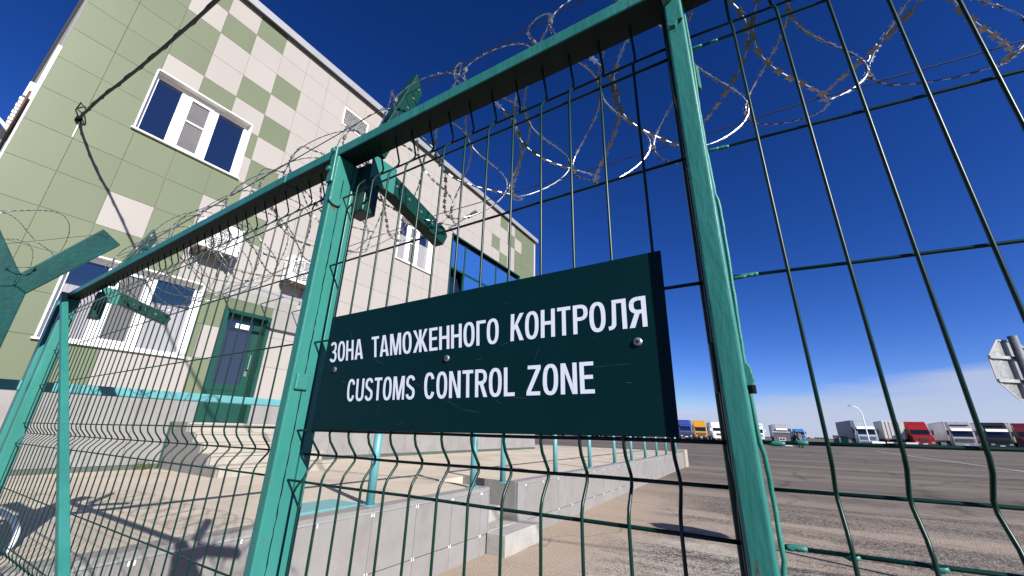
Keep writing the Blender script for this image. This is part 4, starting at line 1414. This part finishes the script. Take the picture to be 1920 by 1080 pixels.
def truck(px, col, label, trailer='trailer', bonnet=False, turn=8.0, fairing=True, rear=False, h=3.95, bar=False):
    d = ray(*px)
    t_ = 60.0
    for _ in range(40):
        p = d*t_
        t_ = gz(p.x)/d.z
    P = d*t_
    hd = math.atan2(-P.y, -P.x) + R(turn)
    if rear: hd += math.pi
    t = thing('truck', label, 'truck', P, 'lorries parked across the truck yard')
    ca, sa = math.cos(hd), math.sin(hd)
    t.rotation_euler = (0, 0, 0)
    def W(x, y, z): return V(P.x+ca*x-sa*y, P.y+sa*x+ca*y, P.z+z)
    def wbox(b, x0, x1, y0, y1, z0, z1):
        return b.hexa([W(x0, y0, z0), W(x1, y0, z0), W(x1, y1, z0), W(x0, y1, z0)], [W(x0, y0, z1), W(x1, y0, z1), W(x1, y1, z1), W(x0, y1, z1)])
    cm = PC[col]
    off = -13.6-2.75-(1.4 if bonnet else 0)
    if rear: off = -0.9
    def X(v): return v if not rear else v+16.5
    hw = 1.24
    # cab: extruded side profile
    if bonnet:
        prof = [(-3.4, 0.55), (-0.15, 0.55), (-0.02, 0.75), (-0.02, 1.55), (-0.25, 1.75), (-1.15, 1.92), (-1.65, 2.75), (-2.1, 3.35), (-2.9, h), (-3.4, h)]
        ws = [(-1.18, 1.96), (-1.64, 2.70)]
        bk = -3.4
    else:
        prof = [(-2.3, 0.5), (-0.06, 0.5), (0.0, 0.7), (0.0, 1.55), (-0.10, 1.75), (-0.30, 2.75), (-0.55, 3.05), (-1.05, h-0.12), (-1.35, h), (-2.3, h)]
        ws = [(-0.115, 1.80), (-0.295, 2.68)]
        bk = -2.3
    b = MB()
    b.prism([W(X(x), -hw, z) for x, z in prof], W(0, 2*hw, 0)-W(0, 0, 0))
    cab = b.build('cab', cm, t, bevel=0.07, segs=3)
    def front_panel(name, m, pa, pb, y0, y1, th=0.02):
        (xa, za), (xb, zb) = pa, pb
        q = MB().hexa([W(X(xa)+0.004, y0, za), W(X(xa)+0.004, y1, za), W(X(xb)+0.004, y1, zb), W(X(xb)+0.004, y0, zb)],
                      [W(X(xa)+0.004+th, y0, za), W(X(xa)+0.004+th, y1, za), W(X(xb)+0.004+th, y1, zb), W(X(xb)+0.004+th, y0, zb)])
        return q.build(name, m, t)
    front_panel('windscreen', M['windscreen'], ws[0], ws[1], -1.08, 1.08)
    fx = -0.02 if bonnet else 0.0
    gy = 0.55 if bonnet else 0.95
    front_panel('grille', M['trim'], (fx, 1.0), (fx, 1.45), -gy, gy)
    g = MB()
    for k in range(4):
        z = 1.04+k*0.1
        wbox(g, X(fx)+0.026, X(fx)+0.045, -gy+0.03, gy-0.03, z, z+0.03)
    g.build('grille_bar', cm if not bonnet else M['hub'], t)
    front_panel('bumper', M['trim'] if col in ('yellow', 'blue', 'black') else cm, (fx+0.03, 0.42), (fx+0.03, 0.92), -1.22, 1.22, 0.06)
    front_panel('number_plate', M['white'], (fx+0.1, 0.55), (fx+0.1, 0.66), -0.26, 0.26, 0.01)
    for s_ in (-1, 1):
        a, c = sorted((s_*0.72, s_*1.10))
        front_panel('headlight', M['lamp'], (fx+0.094, 0.70), (fx+0.094, 0.88), a, c, 0.012)
        mx = -1.35 if bonnet else -0.25
        m_ = MB(); wbox(m_, X(mx)-0.08, X(mx)+0.06, s_*1.50-0.12, s_*1.50+0.12, 1.95, 2.65)
        m_.build('mirror', M['trim'] if col != 'white' else cm, t, bevel=0.03)
        m2 = MB().tube([W(X(mx), s_*1.2, 2.6), W(X(mx), s_*1.45, 2.62)], 0.03, 6); m2.build('mirror_arm', M['trim'], t)
        sw = MB()
        xs0 = -1.9 if bonnet else -0.45
        wbox(sw, X(xs0)-0.85, X(xs0)-0.05, s_*(hw+0.004)-0.004, s_*(hw+0.004)+0.004, 1.85, 2.6)
        sw.build('side_window', M['windscreen'], t)
    if not bonnet:
        q = MB().hexa([W(X(-0.22), -1.12, 2.74), W(X(-0.22), 1.12, 2.74), W(X(-0.30), 1.12, 3.0), W(X(-0.30), -1.12, 3.0)],
                      [W(X(0.02), -1.1, 2.62), W(X(0.02), 1.1, 2.62), W(X(-0.22), 1.1, 2.98), W(X(-0.22), -1.1, 2.98)])
        q.build('sun_visor', M['white'] if col in ('black', 'silver', 'ice') else cm, t)
    if bar:
        q = MB().tube([W(X(-0.75), -1.0, 3.45), W(X(-0.75), 1.0, 3.45)], 0.05, 8)
        for k in range(6): q.tube([W(X(-0.72), -0.85+k*0.34, 3.47), W(X(-0.62), -0.85+k*0.34, 3.47)], 0.10, 10)
        q.build('light_bar', M['trim'], t)
    # chassis, trailer
    c = MB(); wbox(c, X(bk)-3.2, X(-0.4), -0.45, 0.45, 0.55, 0.95); wbox(c, X(bk)-13.9, X(bk)-0.7, -0.5, 0.5, 0.95, 1.18)
    c.build('chassis', M['trim'], t)
    tr = MB(); wbox(tr, X(bk)-14.2, X(bk)-0.62, -1.27, 1.27, 1.19, h+0.04)
    trl = tr.build('trailer', M[trailer], t, bevel=0.03)
    rl = MB()
    wbox(rl, X(bk)-14.2, X(bk)-0.62, -1.29, 1.29, 1.10, 1.20)
    wbox(rl, X(bk)-14.22, X(bk)-0.60, -1.285, -1.26, h+0.0, h+0.07); wbox(rl, X(bk)-14.22, X(bk)-0.60, 1.26, 1.285, h+0.0, h+0.07)
    rl.build('trailer_rail', M['grey'], t)
    if rear:
        xr = X(bk)-14.2
        dd = MB()
        for y0, y1 in ((-1.22, -0.02), (0.02, 1.22)):
            wbox(dd, xr-0.035, xr-0.005, y0, y1, 1.28, h-0.08)
        dd.build('rear_door', M['trailer'], t)
        lk = MB()
        for y in (-0.8, -0.35, 0.35, 0.8): wbox(lk, xr-0.065, xr-0.036, y-0.025, y+0.025, 1.25, h-0.06)
        lk.build('locking_bar', M['grey'], t)
        bp = MB(); wbox(bp, xr-0.05, xr, -1.22, 1.22, 0.52, 0.72); bp.build('rear_bumper', M['white'], t)
        for s_ in (-1, 1):
            lm = MB(); wbox(lm, xr-0.05, xr-0.01, s_*1.0-0.16, s_*1.0+0.16, 0.98, 1.09); lm.build('tail_light', M['amber'], t)
    # wheels
    wx = [-1.35 if not bonnet else -1.0, bk-1.6, bk-2.9] + [bk-10.2, bk-11.5, bk-12.8]
    for x in wx:
        for s_ in (-1, 1):
            w = MB().tube([W(X(x), s_*0.88, 0.5), W(X(x), s_*0.90, 0.5), W(X(x), s_*1.20, 0.5), W(X(x), s_*1.22, 0.5)], 0.5, 18, radii=[0.44, 0.5, 0.5, 0.44])
            wo_ = w.build('wheel', M['tyre'], t)
            hb = MB().tube([W(X(x), s_*1.215, 0.5), W(X(x), s_*1.235, 0.5)], 0.27, 14)
            hb.build('hub', M['hub'], wo_)
    return t
truck((1288, 824.5), 'blue', 'dark blue cab-over lorry with white box, leftmost beyond the sign edge', turn=12)
truck((1316, 824.8), 'yellow', 'yellow cab-over lorry with dark windscreen, between a blue and a white one', turn=7, h=4.0)
truck((1350, 825.3), 'white', 'white bonneted lorry just left of the tall post', bonnet=True, turn=5)
truck((1424, 827.0), 'white', 'white cab-over lorry just right of the tall post', turn=6, bar=True)
truck((1470, 828.0), 'silver', 'silver-white lorry standing behind the small grey cabin', turn=6)
truck((1503, 827.6), 'sky', 'bright blue lorry with white trailer behind the group of people', turn=14, h=3.4)
truck((1632, 837.2), 'ice', 'pale blue-white lorry with long trailer behind the lamp post', 'trailer_grey', turn=11)
truck((1684, 838.0), 'white', 'white trailer seen from its rear doors, left of the red lorry', turn=9, rear=True)
truck((1738, 840.2), 'red', 'bright red bonneted lorry with sloping roof and grey trailer', bonnet=True, turn=12)
truck((1815, 842.6), 'silver', 'silver lorry with white visor between the red and the black one', turn=10, bar=True)
truck((1883, 844.4), 'black', 'black lorry with white sun visor near the right edge', turn=11, bar=True)
truck((1950, 846.6), 'maroon', 'maroon lorry cut off by the right edge of the picture', turn=12, bonnet=True)
truck((1050, 817.0), 'white', 'white lorry mostly hidden below the sign, leftmost in the row', turn=6)
truck((1130, 819.2), 'silver', 'silver lorry mostly hidden behind the sign, second in the row', turn=6)
truck((1195, 821.0), 'white', 'white bonneted lorry hidden behind the right half of the sign', bonnet=True, turn=8)

def at_depth(px, depth):
    d = ray(*px)
    p = d*depth
    return V(p.x, p.y, gz(p.x))
# small cabin, barriers, bins, lamp
def cabin():
    p = at_depth((1469, 832), 55)
    t = thing('guard_cabin', 'small grey sheet-metal cabin with a white window, in front of the silver-white lorry', 'cabin', p)
    hd = math.atan2(-p.y, -p.x)
    f = V(math.cos(hd), math.sin(hd), 0); s_ = V(-f.y, f.x, 0)
    def B(a0, a1, b0, b1, z0, z1):
        q = [p+f*a+s_*c for a, c in ((a0, b0), (a1, b0), (a1, b1), (a0, b1))]
        return MB().hexa([v+V(0, 0, z0) for v in q], [v+V(0, 0, z1) for v in q])
    B(-1.8, 0, -0.95, 0.95, 0.25, 1.75).build('wall', M['grey'], t)
    B(-1.9, 0.08, -1.02, 1.02, 1.75, 1.85).build('roof', M['white'], t)
    w = B(0.002, 0.03, -0.42, 0.36, 0.62, 1.05).build('window', M['white'], t)
    B(0.031, 0.036, -0.34, -0.06, 0.70, 0.98).build('pane', M['glass'], w)
    B(0.031, 0.036, 0.0, 0.28, 0.70, 0.98).build('pane', M['glass'], w)
    B(-1.9, 0.55, -1.35, 1.0, 0.0, 0.25).build('plinth', M['white'], t)
cabin()
def barrier(px, depth, l, label, turn=20):
    p = at_depth(px, depth)
    hd = math.atan2(-p.y, -p.x)+R(turn)
    f = V(math.cos(hd), math.sin(hd), 0); s_ = V(-f.y, f.x, 0)
    prof = [(-0.28, 0), (0.28, 0), (0.26, 0.22), (0.12, 0.42), (0.09, 0.8), (-0.09, 0.8), (-0.12, 0.42), (-0.26, 0.22)]
    b = MB().prism([p+f*a+V(0, 0, z)-s_*(l/2) for a, z in prof], s_*l)
    o = b.build('concrete_barrier', M['white'], at=p, bevel=0.02)
    tag(o, label, 'barrier', 'white concrete barriers in the truck yard')
barrier((1651, 840), 58, 1.4, 'white concrete barrier just right of the lamp post foot')
barrier((1628, 839.5), 58, 1.6, 'white concrete barrier just left of the lamp post foot', -30)
barrier((1713, 842), 58, 1.3, 'white concrete barrier in front of the red lorry', 5)
def container(px, depth, w, h, label, m):
    p = at_depth(px, depth)
    hd = math.atan2(-p.y, -p.x)
    f = V(math.cos(hd), math.sin(hd), 0); s_ = V(-f.y, f.x, 0)
    t = thing('waste_container', label, 'container', p, 'waste containers beside the pale lorry')
    def B(a0, a1, b0, b1, z0, z1):
        q = [p+f*a+s_*c for a, c in ((a0, b0), (a1, b0), (a1, b1), (a0, b1))]
        return MB().hexa([v+V(0, 0, z0) for v in q], [v+V(0, 0, z1) for v in q])
    B(-1.0, 0, -w/2, w/2, 0.12, h).build('bin', m, t, bevel=0.03)
    B(-1.04, 0.04, -w/2-0.04, w/2+0.04, h, h+0.08).build('lid', M['trim'], t)
    for k in (-1, 1):
        B(-0.6, -0.4, k*w*0.35-0.05, k*w*0.35+0.05, 0, 0.12).build('foot', M['trim'], t)
container((1587, 838), 60, 0.9, 1.35, 'dark green waste container left of the pale lorry', M['bracket'])
container((1571, 837), 61, 0.7, 1.45, 'grey waste container at the left end of the bins', M['grey'])
def lamp_post():
    p = at_depth((1633, 839), 59)
    t = thing('street_lamp', 'tall white street lamp with a curved arm in the truck yard', 'street lamp', p)
    s_ = V(-RT.x, -RT.y, 0).normalized()
    pts = [p+V(0, 0, z) for z in (0, 1.5, 3.0, 4.6)] + [p+s_*0.10+V(0, 0, 5.1), p+s_*0.42+V(0, 0, 5.55), p+s_*0.9+V(0, 0, 5.82), p+s_*1.35+V(0, 0, 5.9)]
    MB().tube(pts, 0.06, 8, radii=[0.085, 0.08, 0.07, 0.06, 0.055, 0.05, 0.045, 0.045]).build('column', M['white'], t, smooth=True)
    MB().bar(p+s_*1.3+V(0, 0, 5.88), p+s_*1.85+V(0, 0, 5.92), 0.22, 0.10, (0, 1, 0)).build('lamp_head', M['grey'], t, bevel=0.03)
    MB().tube([p, p+V(0, 0, 0.1)], 0.2, 10).build('base_plate', M['grey'], t)
lamp_post()

# ------------------------------------------------------------------ people standing far off in the yard
M['skin'] = mat('skin', (0.42, 0.24, 0.17), 0.6)
M['hair'] = mat('dark_hair', (0.02, 0.015, 0.012), 0.7)
def person(px, depth, face, jacket, trousers, label, lean=0.0, arm=0.0):
    p = at_depth(px, depth)
    t = thing('person', label, 'person', p, 'people standing together in the truck yard')
    a = face
    f = V(math.cos(a), math.sin(a), 0); s_ = V(-f.y, f.x, 0)
    def P(fx, sx, z): return p + f*fx + s_*sx + V(0, 0, z)
    me = bpy.data.meshes.new('body')
    vs_ = [P(0, 0, 0.95), P(0.01, 0, 1.18), P(0.0, 0, 1.40), P(0.01, 0, 1.50), P(0.03, 0, 1.60), P(0.03, 0, 1.70)]
    rad = [0.135, 0.145, 0.13, 0.06, 0.085, 0.07]
    ed = [(0, 1), (1, 2), (2, 3), (3, 4), (4, 5)]
    for s in (-1, 1):
        k = len(vs_)
        vs_ += [P(0, s*0.10, 0.88), P(0.02+arm*0.05*s, s*0.11, 0.48), P(-0.02-arm*0.08*s, s*0.12, 0.09), P(0.14-arm*0.08*s, s*0.14, 0.04)]
        rad += [0.095, 0.065, 0.045, 0.04]
        ed += [(0, k), (k, k+1), (k+1, k+2), (k+2, k+3)]
        k = len(vs_)
        vs_ += [P(0, s*0.19, 1.38), P(-0.02, s*0.25, 1.12), P(0.08+0.12*arm, s*0.23, 0.88+0.1*arm), P(0.11+0.14*arm, s*0.22, 0.80+0.1*arm)]
        rad += [0.062, 0.048, 0.036, 0.035]
        ed += [(2, k), (k, k+1), (k+1, k+2), (k+2, k+3)]
    base = WL[t.name]
    me.from_pydata([v-base for v in vs_], ed, [])
    o = bpy.data.objects.new('body', me)
    C.objects.link(o); o.parent = t; WL[o.name] = base
    sk = o.modifiers.new('skin', 'SKIN')
    for i, v in enumerate(me.skin_vertices[0].data):
        v.radius = (rad[i], rad[i])
        v.use_root = (i == 0)
    ss = o.modifiers.new('subd', 'SUBSURF'); ss.levels = 1; ss.render_levels = 1
    dg = bpy.context.evaluated_depsgraph_get()
    m2 = bpy.data.meshes.new_from_object(o.evaluated_get(dg))
    o.modifiers.clear()
    o.data = m2
    m2.materials.clear()
    for m in (jacket, trousers, M['skin'], M['black']): m2.materials.append(m)
    for pl_ in m2.polygons:
        z = pl_.center.z
        sx = abs(pl_.center.dot(s_))
        pl_.material_index = 2 if (z > 1.50 or (z < 0.86+0.1*arm and sx > 0.185)) else (3 if z < 0.10 else (0 if z > 0.90 or sx > 0.185 else 1))
        pl_.use_smooth = True
    b = MB()
    hc = P(0.015, 0, 1.665)
    for i in range(4):
        th = i*math.pi/6
        b.v += [hc + (f*math.cos(k*math.pi/5)+s_*math.sin(k*math.pi/5))*(0.098*math.cos(th)) + V(0, 0, 0.105*math.sin(th)+0.01) for k in range(10)]
    for i in range(3):
        for k in range(10):
            b.f.append((i*10+k, i*10+(k+1) % 10, (i+1)*10+(k+1) % 10, (i+1)*10+k))
    b.build('hair', M['hair'], t, smooth=True)
    fa = MB()
    fa.add([P(0.112, -0.012, 1.60), P(0.112, 0.012, 1.60), P(0.135, 0, 1.605), P(0.11, 0, 1.655)], [(0, 1, 2), (1, 3, 2), (3, 0, 2)])
    fa.build('nose', M['skin'], t)
    ey = MB()
    for s in (-1, 1): ey.box(*[c for pr_ in zip(P(0.105, s*0.035, 1.65)-V(.008, .008, .005), P(0.105, s*0.035, 1.65)+V(.008, .008, .005)) for c in pr_])
    ey.box(*[c for pr_ in zip(P(0.108, 0, 1.57)-V(.012, .012, .003), P(0.108, 0, 1.57)+V(.012, .012, .003)) for c in pr_])
    ey.build('face_features', M['hair'], t)
JK = mat('black_jacket_cloth', (0.016, 0.017, 0.022), 0.8)
JN = mat('navy_trouser_cloth', (0.022, 0.026, 0.04), 0.8)
JW = mat('pale_shirt_cloth', (0.55, 0.53, 0.50), 0.8)
person((1495.5, 835), 47, R(200), JK, JN, 'person in black jacket standing leftmost of the group by the blue lorry', arm=0.2)
person((1501.0, 835.5), 46, R(150), JW, JK, 'person in pale shirt and dark trousers in the middle of the group', arm=0.8)
person((1504.5, 836), 46.5, R(120), JK, JK, 'person all in black standing rightmost of the group in the yard', arm=0.4)

# distant low scrub and vehicles closing the horizon
def treeline():
    b = MB()
    rnd = random.Random(2)
    y = -900
    while y < 1200:
        h = rnd.uniform(1.0, 3.0); w = rnd.uniform(6, 18)
        x = 620+rnd.uniform(-20, 20)
        n = 7
        pts = [V(x, y+w*k/n, -1.0) for k in range(n+1)]
        for k in range(n):
            h0, h1 = h*rnd.uniform(0.5, 1), h*rnd.uniform(0.5, 1)
            b.hexa([V(x-3, y+w*k/n, -1.2), V(x+3, y+w*k/n, -1.2), V(x+3, y+w*(k+1)/n, -1.2), V(x-3, y+w*(k+1)/n, -1.2)],
                   [V(x-1, y+w*k/n, -1+h0), V(x+1, y+w*k/n, -1+h0), V(x+1, y+w*(k+1)/n, -1+h1), V(x-1, y+w*(k+1)/n, -1+h1)])
        y += w*rnd.uniform(0.9, 1.6)
    o = b.build('far_scrub', mat('far_scrub', (0.075, 0.075, 0.06), 0.95, var=0.3, vscale=0.2))
    stuff(o)
treeline()
